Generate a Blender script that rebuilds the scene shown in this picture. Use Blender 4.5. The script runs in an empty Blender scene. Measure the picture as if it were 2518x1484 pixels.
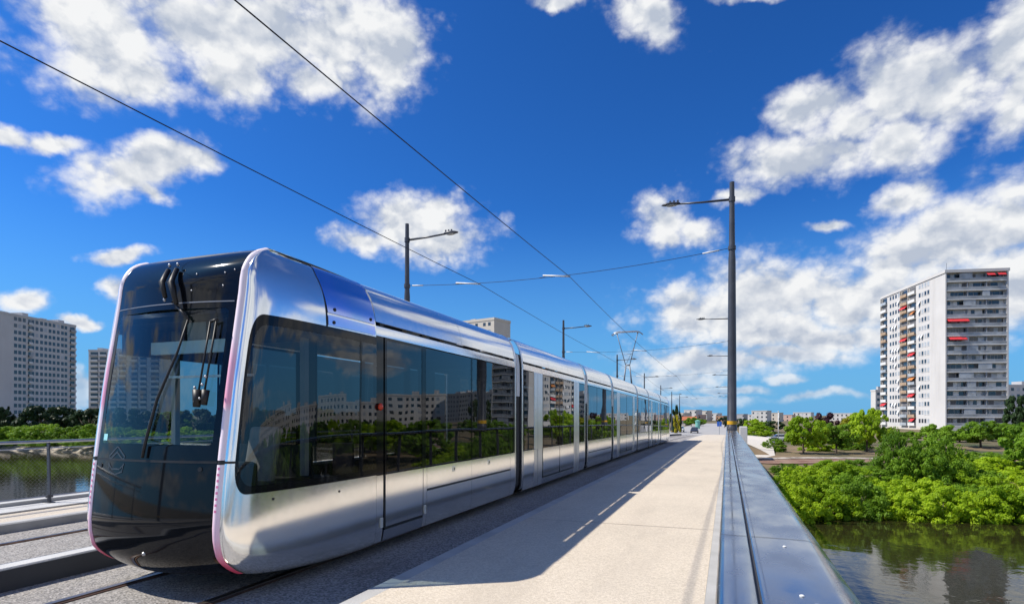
import bpy, bmesh, math, random
from mathutils import Vector, Matrix, Euler
from mathutils.geometry import delaunay_2d_cdt

S = bpy.context.scene
COL = S.collection
R = math.radians
PI = math.pi
rnd = random.Random(7)

# ------------------------------------------------------------------ camera frame
YAW = R(20.17)                 # the lens looks this far left of the bridge axis
FOC = 1440.0 / 2518.0          # focal length in picture widths
CAM = Vector((0.0, 0.0, 1.9))
CY, SY = math.cos(YAW), math.sin(YAW)


def spot(px, depth):
    """ground point seen in column px (of 2518) at a distance along the lens axis"""
    u = (px - 1259.0) / 1440.0 * depth
    return u * CY - depth * SY, u * SY + depth * CY


def drop(y):
    """the bridge humps gently: fall below the crown at distance y"""
    return -0.00014 * y * y if y < 130 else -0.00014 * 130 * 130


# ------------------------------------------------------------------ materials
def newmat(name):
    m = bpy.data.materials.new(name)
    m.use_nodes = True
    nt = m.node_tree
    nt.nodes.clear()
    out = nt.nodes.new('ShaderNodeOutputMaterial')
    return m, nt, out


def nd(nt, typ, **kw):
    n = nt.nodes.new(typ)
    for k, v in kw.items():
        if k.startswith('i_'):
            key = k[2:]
            key = int(key) if key.isdigit() else key.replace('_', ' ')
            n.inputs[key].default_value = v
        else:
            setattr(n, k, v)
    return n


def c4(c):
    return (c[0], c[1], c[2], 1.0)


def pbr(name, col, rough=0.6, metal=0.0, var=0.15, vscale=3.0, bump=0.0, bscale=40.0, col2=None, spec=0.5,
        detail=6.0, coat=0.0, stretch=None, speck=None, stain=None, rvar=None):
    """Principled surface with noise mottling, optional speckle (aggregate) and bump"""
    m, nt, out = newmat(name)
    L = nt.links.new
    b = nd(nt, 'ShaderNodeBsdfPrincipled')
    b.inputs['Roughness'].default_value = rough
    b.inputs['Metallic'].default_value = metal
    b.inputs['Specular IOR Level'].default_value = spec
    if coat:
        b.inputs['Coat Weight'].default_value = coat
        b.inputs['Coat Roughness'].default_value = 0.03
    tc = nd(nt, 'ShaderNodeTexCoord')
    vec = tc.outputs['Object']
    if stretch:
        mp = nd(nt, 'ShaderNodeMapping')
        mp.inputs['Scale'].default_value = stretch
        L(vec, mp.inputs['Vector'])
        vec = mp.outputs['Vector']
    n = nd(nt, 'ShaderNodeTexNoise')
    n.inputs['Scale'].default_value = vscale
    n.inputs['Detail'].default_value = detail
    L(vec, n.inputs['Vector'])
    r = nd(nt, 'ShaderNodeValToRGB')
    r.color_ramp.elements[0].position = 0.3
    r.color_ramp.elements[1].position = 0.7
    a = [max(0.0, x * (1 - var)) for x in col]
    z = list(col2) if col2 else [min(1.0, x * (1 + var)) for x in col]
    r.color_ramp.elements[0].color = c4(a)
    r.color_ramp.elements[1].color = c4(z)
    L(n.outputs['Fac'], r.inputs['Fac'])
    colout = r.outputs['Color']
    if speck:
        sc, amt, dark, light = speck
        v = nd(nt, 'ShaderNodeTexVoronoi')
        v.inputs['Scale'].default_value = sc
        L(vec, v.inputs['Vector'])
        sr = nd(nt, 'ShaderNodeValToRGB')
        sr.color_ramp.interpolation = 'LINEAR'
        e = sr.color_ramp.elements
        e[0].position = 0.15
        e[0].color = c4(dark)
        e[1].position = 0.85
        e[1].color = c4(light)
        sep = nd(nt, 'ShaderNodeSeparateColor')
        L(v.outputs['Color'], sep.inputs['Color'])
        L(sep.outputs['Red'], sr.inputs['Fac'])
        mx = nd(nt, 'ShaderNodeMix', data_type='RGBA')
        mx.inputs[0].default_value = amt
        L(colout, mx.inputs[6])
        L(sr.outputs['Color'], mx.inputs[7])
        colout = mx.outputs[2]
    if stain:
        ssc, amt, scol, sstr = stain            # irregular worn patches with a shape of their own
        smp = nd(nt, 'ShaderNodeMapping')
        smp.inputs['Scale'].default_value = sstr
        L(tc.outputs['Object'], smp.inputs['Vector'])
        sn = nd(nt, 'ShaderNodeTexNoise')
        sn.inputs['Scale'].default_value = ssc
        sn.inputs['Detail'].default_value = 8.0
        sn.inputs['Roughness'].default_value = 0.65
        L(smp.outputs[0], sn.inputs['Vector'])
        sm = nd(nt, 'ShaderNodeMapRange')
        L(sn.outputs['Fac'], sm.inputs['Value'])
        sm.inputs['From Min'].default_value = 0.52
        sm.inputs['From Max'].default_value = 0.75
        sm.inputs['To Max'].default_value = amt
        mx2 = nd(nt, 'ShaderNodeMix', data_type='RGBA')
        L(sm.outputs['Result'], mx2.inputs[0])
        L(colout, mx2.inputs[6])
        mx2.inputs[7].default_value = c4(scol)
        colout = mx2.outputs[2]
    if rvar:
        rn = nd(nt, 'ShaderNodeTexNoise')
        rn.inputs['Scale'].default_value = rvar[0]
        rn.inputs['Detail'].default_value = 8.0
        L(vec, rn.inputs['Vector'])
        rm = nd(nt, 'ShaderNodeMapRange')
        L(rn.outputs['Fac'], rm.inputs['Value'])
        rm.inputs['From Min'].default_value = 0.35
        rm.inputs['From Max'].default_value = 0.7
        rm.inputs['To Min'].default_value = rvar[1]
        rm.inputs['To Max'].default_value = rvar[2]
        L(rm.outputs['Result'], b.inputs['Roughness'])
    L(colout, b.inputs['Base Color'])
    if bump:
        n2 = nd(nt, 'ShaderNodeTexNoise')
        n2.inputs['Scale'].default_value = bscale
        n2.inputs['Detail'].default_value = 4.0
        L(vec, n2.inputs['Vector'])
        bp = nd(nt, 'ShaderNodeBump')
        bp.inputs['Strength'].default_value = bump
        bp.inputs['Distance'].default_value = 0.02
        L(n2.outputs['Fac'], bp.inputs['Height'])
        L(bp.outputs['Normal'], b.inputs['Normal'])
    L(b.outputs['BSDF'], out.inputs['Surface'])
    return m


def glassmat(name, tint, f0=0.045, wave=0.0, wscale=0.5):
    """one thin pane: fresnel mirror over a tinted see-through sheet"""
    m, nt, out = newmat(name)
    L = nt.links.new
    t = nd(nt, 'ShaderNodeBsdfTransparent')
    t.inputs['Color'].default_value = c4(tint)
    g = nd(nt, 'ShaderNodeBsdfGlossy')
    g.inputs['Roughness'].default_value = 0.0
    g.inputs['Color'].default_value = (0.95, 0.97, 1.0, 1)
    lw = nd(nt, 'ShaderNodeLayerWeight')
    lw.inputs['Blend'].default_value = 0.5
    pw = nd(nt, 'ShaderNodeMath', operation='POWER')
    L(lw.outputs['Facing'], pw.inputs[0])
    pw.inputs[1].default_value = 4.6
    f = nd(nt, 'ShaderNodeMath', operation='MULTIPLY_ADD')
    L(pw.outputs[0], f.inputs[0])
    f.inputs[1].default_value = 1 - f0
    f.inputs[2].default_value = f0
    mx = nd(nt, 'ShaderNodeMixShader')
    if wave:
        tc = nd(nt, 'ShaderNodeTexCoord')
        n = nd(nt, 'ShaderNodeTexNoise')
        n.inputs['Scale'].default_value = wscale
        n.inputs['Detail'].default_value = 1.0
        L(tc.outputs['Object'], n.inputs['Vector'])
        bp = nd(nt, 'ShaderNodeBump')
        bp.inputs['Strength'].default_value = 1.0
        bp.inputs['Distance'].default_value = wave
        L(n.outputs['Fac'], bp.inputs['Height'])
        L(bp.outputs['Normal'], g.inputs['Normal'])
    L(f.outputs[0], mx.inputs['Fac'])
    L(t.outputs['BSDF'], mx.inputs[1])
    L(g.outputs['BSDF'], mx.inputs[2])
    L(mx.outputs['Shader'], out.inputs['Surface'])
    return m


def leafmat(name, col, col2, trans=0.35):
    m, nt, out = newmat(name)
    L = nt.links.new
    tc = nd(nt, 'ShaderNodeTexCoord')
    oi = nd(nt, 'ShaderNodeObjectInfo')
    n = nd(nt, 'ShaderNodeTexNoise')
    n.inputs['Scale'].default_value = 1.1
    n.inputs['Detail'].default_value = 5.0
    L(tc.outputs['Object'], n.inputs['Vector'])
    ma = nd(nt, 'ShaderNodeMath', operation='MULTIPLY_ADD')
    ma.inputs[1].default_value = 0.35
    L(oi.outputs['Random'], ma.inputs[0])
    L(n.outputs['Fac'], ma.inputs[2])
    r = nd(nt, 'ShaderNodeValToRGB')
    r.color_ramp.elements[0].position = 0.40
    r.color_ramp.elements[1].position = 0.90
    r.color_ramp.elements[0].color = c4(col)
    r.color_ramp.elements[1].color = c4(col2)
    L(ma.outputs[0], r.inputs['Fac'])
    d = nd(nt, 'ShaderNodeBsdfPrincipled')
    d.inputs['Roughness'].default_value = 0.55
    d.inputs['Specular IOR Level'].default_value = 0.25
    L(r.outputs['Color'], d.inputs['Base Color'])
    t = nd(nt, 'ShaderNodeBsdfTranslucent')
    hs = nd(nt, 'ShaderNodeHueSaturation')
    hs.inputs['Value'].default_value = 1.3
    hs.inputs['Hue'].default_value = 0.485
    L(r.outputs['Color'], hs.inputs['Color'])
    L(hs.outputs['Color'], t.inputs['Color'])
    mx = nd(nt, 'ShaderNodeMixShader')
    mx.inputs[0].default_value = trans
    L(d.outputs['BSDF'], mx.inputs[1])
    L(t.outputs['BSDF'], mx.inputs[2])
    L(mx.outputs['Shader'], out.inputs['Surface'])
    return m


M = {}
M['silver'] = pbr('brushed_silver', (1.0, 0.985, 0.955), 0.13, 0.90, var=0.02, vscale=1.5, rvar=(14.0, 0.115, 0.145))
M['silver_soft'] = pbr('satin_silver', (0.74, 0.76, 0.80), 0.26, 1.0, var=0.04, vscale=2.0)
M['iri'] = pbr('bluish_film', (0.42, 0.72, 1.0), 0.18, 1.0, var=0.15, vscale=1.1, col2=(0.66, 0.62, 1.0))
M['door_silver'] = pbr('pale_door_metal', (0.84, 0.85, 0.88), 0.28, 0.9, var=0.03)
M['black'] = pbr('gloss_black', (0.006, 0.007, 0.009), 0.05, 0.0, var=0.1, spec=0.30)
M['blackmatt'] = pbr('matt_black', (0.010, 0.010, 0.011), 0.5, var=0.2)
M['rubber'] = pbr('bellows_rubber', (0.045, 0.045, 0.05), 0.55, var=0.2, vscale=8)
M['under'] = pbr('underframe_dark', (0.03, 0.03, 0.032), 0.7, var=0.3)
M['glass_dark'] = glassmat('tinted_window', (0.12, 0.13, 0.13), 0.072, wave=0.0035, wscale=0.9)
M['glass_cab'] = glassmat('cab_side_glass', (0.47, 0.49, 0.49), 0.055, wave=0.002, wscale=0.8)
M['glass_front'] = glassmat('windscreen_glass', (0.62, 0.78, 0.80), 0.04)
M['interior'] = pbr('cabin_dark', (0.022, 0.025, 0.028), 0.6, var=0.15)
M['interior_mid'] = pbr('cabin_grey', (0.22, 0.25, 0.27), 0.6, var=0.1)
M['interior_pale'] = pbr('cabin_pale', (0.55, 0.62, 0.62), 0.5, var=0.06)
M['seat'] = pbr('seat_cloth', (0.50, 0.47, 0.42), 0.8, var=0.15, vscale=9)
M['seat_dark'] = pbr('seat_cloth_dark', (0.07, 0.06, 0.09), 0.8, var=0.2, vscale=9)
M['steel'] = pbr('galvanised_steel', (0.42, 0.43, 0.45), 0.38, 0.8, var=0.15, vscale=6)
M['pole'] = pbr('dark_grey_paint', (0.070, 0.074, 0.086), 0.38, 0.25, var=0.18, vscale=2.5)
M['yellow'] = pbr('yellow_band', (0.75, 0.42, 0.02), 0.5, var=0.1)
M['lens'] = pbr('lamp_lens', (0.55, 0.55, 0.52), 0.25, 0.0, var=0.1)
M['insul'] = pbr('insulator_white', (0.78, 0.78, 0.76), 0.4, var=0.05)
M['wire'] = pbr('wire_dark', (0.035, 0.032, 0.036), 0.5, 0.5, var=0.1)
M['panto'] = pbr('pantograph_grey', (0.20, 0.21, 0.23), 0.45, 0.5, var=0.1)
M['red'] = pbr('signal_red', (0.70, 0.06, 0.02), 0.25, var=0.05)
M['redcloth'] = pbr('awning_red', (0.62, 0.035, 0.045), 0.8, var=0.15, vscale=2)
M['orangecloth'] = pbr('awning_orange', (0.60, 0.22, 0.06), 0.8, var=0.15)
M['cyan'] = pbr('cyan_sticker', (0.35, 0.75, 0.78), 0.5, var=0.05)
M['emblem'] = pbr('grey_emblem', (0.055, 0.06, 0.07), 0.3, 0.4, var=0.1)
M['pinkmark'] = pbr('pink_marks', (0.75, 0.20, 0.42), 0.5, var=0.1)

# corner strips: pale rose down the sides, pink by the mirror camera and at the foot (painted film)
m, nt, out = newmat('rose_strip')
b = nd(nt, 'ShaderNodeBsdfPrincipled')
b.inputs['Roughness'].default_value = 0.3
b.inputs['Specular IOR Level'].default_value = 0.4
geo = nd(nt, 'ShaderNodeNewGeometry')
sx = nd(nt, 'ShaderNodeSeparateXYZ')
nt.links.new(geo.outputs['Position'], sx.inputs['Vector'])
mr = nd(nt, 'ShaderNodeMapRange')
mr.inputs['From Min'].default_value = 0.2
mr.inputs['From Max'].default_value = 3.8
nt.links.new(sx.outputs['Z'], mr.inputs['Value'])
r = nd(nt, 'ShaderNodeValToRGB')
e = r.color_ramp.elements
e[0].position = 0.0
e[0].color = (0.80, 0.05, 0.12, 1)
e[1].position = 1.0
e[1].color = (0.95, 0.86, 0.92, 1)
for p, c in ((0.06, (0.80, 0.16, 0.28, 1)), (0.13, (0.92, 0.60, 0.74, 1)), (0.25, (0.95, 0.84, 0.92, 1)), (0.48, (0.95, 0.80, 0.88, 1)),
             (0.51, (0.92, 0.42, 0.58, 1)), (0.62, (0.93, 0.50, 0.66, 1)), (0.70, (0.95, 0.80, 0.88, 1))):
    q = e.new(p)
    q.color = c
nt.links.new(mr.outputs['Result'], r.inputs['Fac'])
nt.links.new(r.outputs['Color'], b.inputs['Base Color'])
nt.links.new(b.outputs['BSDF'], out.inputs['Surface'])
M['rose'] = m

M['pave'] = pbr('exposed_aggregate_paving', (0.64, 0.555, 0.435), 0.85, var=0.08, vscale=0.5, bump=0.35, bscale=70,
                speck=(60.0, 0.30, (0.32, 0.27, 0.22), (0.78, 0.70, 0.60)),
                stain=(1.1, 0.55, (0.42, 0.36, 0.29), (1.0, 0.30, 1.0)))
M['kerb'] = pbr('kerb_concrete', (0.46, 0.45, 0.43), 0.8, var=0.12, vscale=2.5, bump=0.3, bscale=60)
M['ballast'] = pbr('track_gravel', (0.30, 0.285, 0.27), 0.95, var=0.12, vscale=0.9, bump=1.0, bscale=45,
                   speck=(48.0, 0.55, (0.10, 0.095, 0.09), (0.54, 0.50, 0.46)),
                   stain=(1.3, 0.7, (0.15, 0.12, 0.10), (1.0, 0.22, 1.0)))
M['band'] = pbr('pale_concrete', (0.55, 0.545, 0.53), 0.8, var=0.10, vscale=1.2, bump=0.25, bscale=50)
M['rail'] = pbr('rail_steel', (0.16, 0.09, 0.06), 0.45, 0.7, var=0.35, vscale=5)
M['railtop'] = pbr('rail_tread', (0.30, 0.25, 0.22), 0.30, 0.9, var=0.25, vscale=5)
M['coping'] = pbr('coping_steel', (0.43, 0.45, 0.48), 0.22, 1.0, var=0.05, vscale=1.2, bump=0.03, bscale=1.6, stretch=(1, 0.5, 1), rvar=(7.0, 0.15, 0.34), stain=(5.0, 0.35, (0.25, 0.26, 0.28), (1, 0.5, 1)))
M['copingdark'] = pbr('coping_groove', (0.05, 0.05, 0.055), 0.6, var=0.2)
M['divider_dark'] = pbr('divider_dark_face', (0.05, 0.052, 0.058), 0.8, var=0.35, vscale=0.6)
M['deck'] = pbr('deck_concrete', (0.38, 0.37, 0.36), 0.85, var=0.15, vscale=0.5, bump=0.3)
M['white_wall'] = pbr('white_render', (0.63, 0.61, 0.59), 0.85, var=0.05, vscale=0.15, stain=(0.25, 0.5, (0.46, 0.44, 0.42), (1.0, 1.0, 0.12)))
M['balcony_glass'] = pbr('balcony_glass', (0.36, 0.38, 0.40), 0.3, var=0.35, vscale=0.35)
M['cream_wall'] = pbr('cream_render', (0.62, 0.57, 0.50), 0.85, var=0.08, vscale=0.2)
M['grey_wall'] = pbr('grey_render', (0.42, 0.42, 0.43), 0.85, var=0.08, vscale=0.2)
M['pink_wall'] = pbr('rose_render', (0.58, 0.40, 0.33), 0.85, var=0.1, vscale=0.2)
M['brown_wall'] = pbr('tan_render', (0.44, 0.27, 0.17), 0.85, var=0.1, vscale=0.2)
M['tile'] = pbr('clay_roof', (0.40, 0.13, 0.06), 0.85, var=0.2, vscale=1.0)
M['slabedge'] = pbr('balcony_front', (0.74, 0.73, 0.71), 0.8, var=0.08, vscale=0.4)
M['recess'] = pbr('balcony_back', (0.16, 0.16, 0.17), 0.8, var=0.3, vscale=0.5)
M['pane'] = pbr('window_pane', (0.045, 0.055, 0.07), 0.06, 0.0, var=0.45, vscale=0.35, spec=0.8)
M['pane_pale'] = pbr('window_blind', (0.40, 0.43, 0.46), 0.4, 0.0, var=0.3, vscale=0.5)
M['shutter'] = pbr('shutter_white', (0.72, 0.72, 0.72), 0.6, var=0.05)
M['ochre'] = pbr('ochre_balcony', (0.42, 0.30, 0.20), 0.8, var=0.2, vscale=1)
M['bark'] = pbr('bark', (0.11, 0.085, 0.065), 0.9, var=0.35, vscale=7, bump=0.7, bscale=12)
M['leaf_lime'] = leafmat('leaf_lime', (0.17, 0.31, 0.010), (0.42, 0.58, 0.025), 0.5)
M['leaf_mid'] = leafmat('leaf_mid', (0.075, 0.17, 0.012), (0.22, 0.38, 0.025), 0.45)
M['leaf_dark'] = leafmat('leaf_dark', (0.012, 0.030, 0.010), (0.040, 0.080, 0.020), 0.2)
M['leaf_purple'] = leafmat('leaf_purple', (0.020, 0.008, 0.014), (0.055, 0.020, 0.030), 0.2)
M['leaf_yellow'] = leafmat('leaf_yellow', (0.22, 0.24, 0.015), (0.50, 0.45, 0.03), 0.4)
M['terrain'] = pbr('bank_ground', (0.075, 0.105, 0.030), 0.95, var=0.4, vscale=0.10, col2=(0.25, 0.17, 0.10), detail=9, bump=0.6, bscale=2)
M['stones'] = pbr('bank_stones', (0.33, 0.28, 0.22), 0.95, var=0.45, vscale=0.7, bump=1.0, bscale=3,
                  speck=(1.6, 0.6, (0.12, 0.10, 0.08), (0.55, 0.50, 0.43)))
M['redearth'] = pbr('reddish_earth', (0.24, 0.10, 0.065), 0.95, var=0.35, vscale=0.5, col2=(0.32, 0.22, 0.16), bump=0.4)
M['carwhite'] = pbr('car_white', (0.72, 0.73, 0.74), 0.22, 0.0, var=0.03, coat=0.8)
M['cardark'] = pbr('car_dark', (0.03, 0.035, 0.05), 0.22, 0.0, var=0.05, coat=0.8)
M['tyre'] = pbr('tyre', (0.02, 0.02, 0.02), 0.8, var=0.1)
M['blue'] = pbr('sign_blue', (0.02, 0.12, 0.5), 0.4, var=0.05)
M['teal'] = pbr('kiosk_green', (0.16, 0.42, 0.36), 0.6, var=0.1)

# river
m, nt, out = newmat('river_water')
b = nd(nt, 'ShaderNodeBsdfPrincipled')
b.inputs['Base Color'].default_value = (0.024, 0.022, 0.008, 1)
b.inputs['Roughness'].default_value = 0.03
b.inputs['IOR'].default_value = 1.36
tc = nd(nt, 'ShaderNodeTexCoord')
n1 = nd(nt, 'ShaderNodeTexNoise')
n1.inputs['Scale'].default_value = 0.9
n1.inputs['Detail'].default_value = 4.0
nt.links.new(tc.outputs['Object'], n1.inputs['Vector'])
bp = nd(nt, 'ShaderNodeBump')
bp.inputs['Strength'].default_value = 0.35
bp.inputs['Distance'].default_value = 0.045
nt.links.new(n1.outputs['Fac'], bp.inputs['Height'])
nt.links.new(bp.outputs['Normal'], b.inputs['Normal'])
nt.links.new(b.outputs['BSDF'], out.inputs['Surface'])
M['water'] = m


# ------------------------------------------------------------------ mesh helpers
def tag(o, label=None, cat=None, group=None, kind=None):
    if label: o['label'] = label
    if cat: o['category'] = cat
    if group: o['group'] = group
    if kind: o['kind'] = kind
    return o


def empty(name, loc, rz=0.0):
    o = bpy.data.objects.new(name, None)
    o.empty_display_size = 0.3
    o.location = loc
    o.rotation_euler = (0, 0, rz)
    COL.objects.link(o)
    return o


def kids(o):
    return [c for c in bpy.data.objects if c.parent == o]


def copy_tree(o, parent=None):
    """a thing with copies of its parts and their sub-parts (shared mesh data)"""
    c = o.copy()
    COL.objects.link(c)
    if parent is not None:
        c.parent = parent
    for ch in list(o.children):
        copy_tree(ch, c)
    return c


ORIGIN = {}


class MB:
    """collects faces; build() links them as ONE mesh object. bend=True lays them on the hump of the bridge."""

    def __init__(s, org=(0, 0, 0), bend=False):
        s.v, s.f, s.n = [], [], []
        s.org = Vector(org)
        s.bend = bend

    def add(s, vs, fs, M4=None):
        k = len(s.v)
        for p in vs:
            p = Vector(p)
            if M4 is not None:
                p = M4 @ p
            s.v.append(p)
        for f in fs:
            s.f.append([i + k for i in f])
        return s

    def box(s, x0, x1, y0, y1, z0, z1, M4=None, seg=1):
        x0, x1 = min(x0, x1), max(x0, x1)
        y0, y1 = min(y0, y1), max(y0, y1)
        vs, fs = [], []
        for i in range(seg + 1):
            y = y0 + (y1 - y0) * i / seg
            vs += [(x0, y, z0), (x1, y, z0), (x1, y, z1), (x0, y, z1)]
        for i in range(seg):
            a = 4 * i
            for j in range(4):
                fs.append([a + j, a + (j + 1) % 4, a + 4 + (j + 1) % 4, a + 4 + j])
        fs.append([0, 3, 2, 1])
        e = 4 * seg
        fs.append([e, e + 1, e + 2, e + 3])
        fs = [f[::-1] for f in fs]
        # orientation: sides above run clockwise from outside, so flip once
        return s.add(vs, fs, M4)

    def tube(s, pts, r, n=8, cap=True, M4=None):
        pts = [Vector(p) for p in pts]
        rs = r if isinstance(r, (list, tuple)) else [r] * len(pts)
        vs, fs = [], []
        up = Vector((0, 0, 1))
        for i, p in enumerate(pts):
            a = pts[max(0, i - 1)]
            c = pts[min(len(pts) - 1, i + 1)]
            t = (c - a).normalized()
            ref = up if abs(t.dot(up)) < 0.9 else Vector((1, 0, 0))
            e1 = t.cross(ref).normalized()
            e2 = t.cross(e1).normalized()
            for j in range(n):
                an = 2 * PI * j / n
                vs.append(p + (e1 * math.cos(an) + e2 * math.sin(an)) * rs[i])
        for i in range(len(pts) - 1):
            for j in range(n):
                a, b2 = i * n + j, i * n + (j + 1) % n
                fs.append([a, b2, b2 + n, a + n])
        if cap:
            fs.append(list(range(n))[::-1])
            fs.append([(len(pts) - 1) * n + j for j in range(n)])
        return s.add(vs, fs, M4)

    def sweep(s, sec, ys, M4=None, close=False):
        """section (x,z) list swept along y stations"""
        n = len(sec)
        vs, fs = [], []
        for y in ys:
            for (x, z) in sec:
                vs.append((x, y, z))
        for i in range(len(ys) - 1):
            for j in range(n if close else n - 1):
                a, b2 = i * n + j, i * n + (j + 1) % n
                fs.append([a, b2, b2 + n, a + n])
        if close:
            fs.append(list(range(n)))
            fs.append([(len(ys) - 1) * n + j for j in range(n)][::-1])
        return s.add(vs, fs, M4)

    def disc(s, c, ax, r, h, n=16):
        c = Vector(c)
        ax = Vector(ax).normalized()
        return s.tube([c, c + ax * h], r, n)

    def ball(s, c, rx, ry, rz, nu=12, nv=8):
        vs, fs = [], []
        for i in range(nv + 1):
            th = PI * i / nv
            for j in range(nu):
                ph = 2 * PI * j / nu
                vs.append((c[0] + rx * math.sin(th) * math.cos(ph), c[1] + ry * math.sin(th) * math.sin(ph), c[2] + rz * math.cos(th)))
        for i in range(nv):
            for j in range(nu):
                a, b2 = i * nu + j, i * nu + (j + 1) % nu
                fs.append([a, a + nu, b2 + nu, b2])
        return s.add(vs, fs)

    def build(s, name, mat, parent=None, smooth=False, bevel=0.0, fix=True, autosm=None, thick=0.0):
        me = bpy.data.meshes.new(name)
        vs = s.v
        if s.bend:
            vs = [Vector((p.x, p.y, p.z + drop(p.y))) for p in vs]
        me.from_pydata([tuple(p - s.org) for p in vs], [], s.f)
        me.validate()
        if fix:
            bm = bmesh.new()
            bm.from_mesh(me)
            if bevel or thick:
                bmesh.ops.remove_doubles(bm, verts=bm.verts, dist=1e-5)
            bmesh.ops.recalc_face_normals(bm, faces=bm.faces)
            if bevel:
                eds = [e for e in bm.edges if len(e.link_faces) == 2 and e.calc_face_angle(0) > 0.6]
                bmesh.ops.bevel(bm, geom=eds, offset=bevel, segments=2, affect='EDGES', profile=0.5, clamp_overlap=True)
            bm.to_mesh(me)
            bm.free()
        me.materials.append(mat)
        if smooth:
            for p in me.polygons:
                p.use_smooth = True
            if autosm:
                me.set_sharp_from_angle(angle=R(autosm))
        o = bpy.data.objects.new(name, me)
        COL.objects.link(o)
        if parent is not None:
            o.parent = parent
        return o


def frange(a, b, step):
    n = max(1, int(round((b - a) / step)))
    return [a + (b - a) * i / n for i in range(n + 1)]


# ------------------------------------------------------------------ camera
cam = bpy.data.cameras.new('camera')
cam.sensor_width = 36.0
cam.lens = 36.0 * FOC
cam.shift_y = 278.0 / 2518.0
cam.clip_start = 0.05
cam.clip_end = 20000
co = bpy.data.objects.new('camera', cam)
co.location = CAM
co.rotation_euler = (R(90), 0, YAW)
COL.objects.link(co)
S.camera = co

# ------------------------------------------------------------------ light
TO_SUN = Vector((-0.78, -0.30, 1.0)).normalized()
sun = bpy.data.lights.new('sun', 'SUN')
sun.energy = 4.2
sun.angle = R(0.53)
sun.color = (1.0, 0.935, 0.82)
so = bpy.data.objects.new('sun', sun)
so.rotation_euler = TO_SUN.to_track_quat('Z', 'Y').to_euler()
so.location = (-30, -20, 60)
COL.objects.link(so)

W = bpy.data.worlds.new('World')
S.world = W
W.use_nodes = True
nt = W.node_tree
nt.nodes.clear()
L = nt.links.new
wo = nd(nt, 'ShaderNodeOutputWorld')
bg = nd(nt, 'ShaderNodeBackground')
bg.inputs['Strength'].default_value = 0.1
sky = nd(nt, 'ShaderNodeTexSky')
sky.sky_type = 'NISHITA'
sky.sun_disc = False
sky.sun_elevation = math.asin(TO_SUN.z)
sky.sun_rotation = math.atan2(TO_SUN.x, TO_SUN.y)
sky.altitude = 0
sky.air_density = 1.0
sky.dust_density = 0.6
sky.ozone_density = 2.0
# deepen the blue (polarised, contrasty print): gamma on the radiance, then a cool horizon
sc1 = nd(nt, 'ShaderNodeVectorMath', operation='SCALE')
L(sky.outputs['Color'], sc1.inputs[0])
sc1.inputs['Scale'].default_value = 0.1
gm = nd(nt, 'ShaderNodeGamma')
gm.inputs['Gamma'].default_value = 1.25
L(sc1.outputs[0], gm.inputs['Color'])
sc2 = nd(nt, 'ShaderNodeVectorMath', operation='MULTIPLY')
L(gm.outputs['Color'], sc2.inputs[0])
sc2.inputs[1].default_value = (2.0, 6.7, 12.6)
tcw = nd(nt, 'ShaderNodeTexCoord')
DIR = tcw.outputs['Generated']
# puffs of cloud: azimuth, elevation, half-widths (degrees), tilt
CLOUDS = [(-55.19,28.63,5.20,4.26,18),(-47.34,30.41,8.44,3.94,14),(-46.06,27.41,3.52,1.69,13),(-37.85,32.15,6.21,4.06,10),(-33.04,31.64,3.73,3.64,7),(-37.85,28.77,3.53,1.74,9),(-53.00,25.84,2.90,1.62,16),(-53.00,19.15,4.49,1.64,22),(-50.99,20.59,3.38,1.49,12),(-48.89,20.84,2.48,1.06,-4),(-51.86,18.00,1.96,0.76,-9),(-60.19,19.75,1.37,0.54,1),(-57.77,19.82,1.83,0.61,15),(-29.98,17.47,4.43,2.67,3),(-26.08,16.54,4.16,2.00,2),(-34.17,16.16,2.71,1.07,4),(-27.26,19.01,2.60,1.41,2),(-5.35,17.86,2.84,2.16,-5),(-2.42,16.75,2.25,1.11,-15),(0.94,19.18,1.81,0.66,3),(-5.35,16.46,1.61,0.88,-4),(5.79,21.16,4.86,1.86,-10),(8.91,21.23,3.46,2.11,-11),(12.99,21.28,2.93,2.02,-13),(6.74,25.20,3.51,1.59,-2),(12.99,25.21,3.92,2.58,4),(16.47,24.29,2.68,2.65,-17),(9.52,23.48,2.53,1.45,-13),(20.36,25.41,1.76,3.45,-20),(20.99,22.44,1.31,3.07,-19),(-6.85,33.38,3.17,1.48,-28),(-15.37,35.08,2.26,0.58,-3),(2.14,33.24,2.62,0.51,-13),(8.61,15.58,2.08,0.45,-8),(13.41,17.20,2.41,1.15,24),(3.83,10.78,7.84,2.98,-5),(-0.63,9.29,6.62,2.74,-3),(9.52,9.59,6.52,2.69,-5),(2.14,8.04,9.10,1.80,-3),(14.37,12.26,4.52,2.81,12),(18.71,13.97,4.75,3.20,14),(20.13,9.62,3.45,3.54,-8),(8.61,6.60,6.07,1.38,-4),(-1.34,4.88,8.15,1.20,-2),(5.46,5.37,5.79,0.89,-3),(-4.98,3.45,4.80,0.96,-1),(5.14,3.05,1.94,0.50,-1),(7.69,1.58,4.03,0.42,7),(-3.14,1.14,5.44,0.53,0),(0.42,2.23,3.48,0.45,-1),(-53.83,12.77,1.91,0.57,8),(-59.95,8.44,1.76,0.84,7),(-56.50,7.14,1.29,0.44,0),(-54.52,9.92,1.21,0.80,27),(-60.88,1.06,1.38,0.66,1),(-56.24,1.93,0.78,1.28,1),(30,14,6,2.6,5),(41,17,8,2.8,-6),(52,11,8,2.2,0),(37,8,8,1.4,0)]


def wmath(op, a, b=None, c=None):
    n = nd(nt, 'ShaderNodeMath', operation=op)
    for i, x in enumerate((a, b, c)):
        if x is None:
            continue
        if isinstance(x, (int, float)):
            n.inputs[i].default_value = x
        else:
            L(x, n.inputs[i])
    return n.outputs[0]


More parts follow.
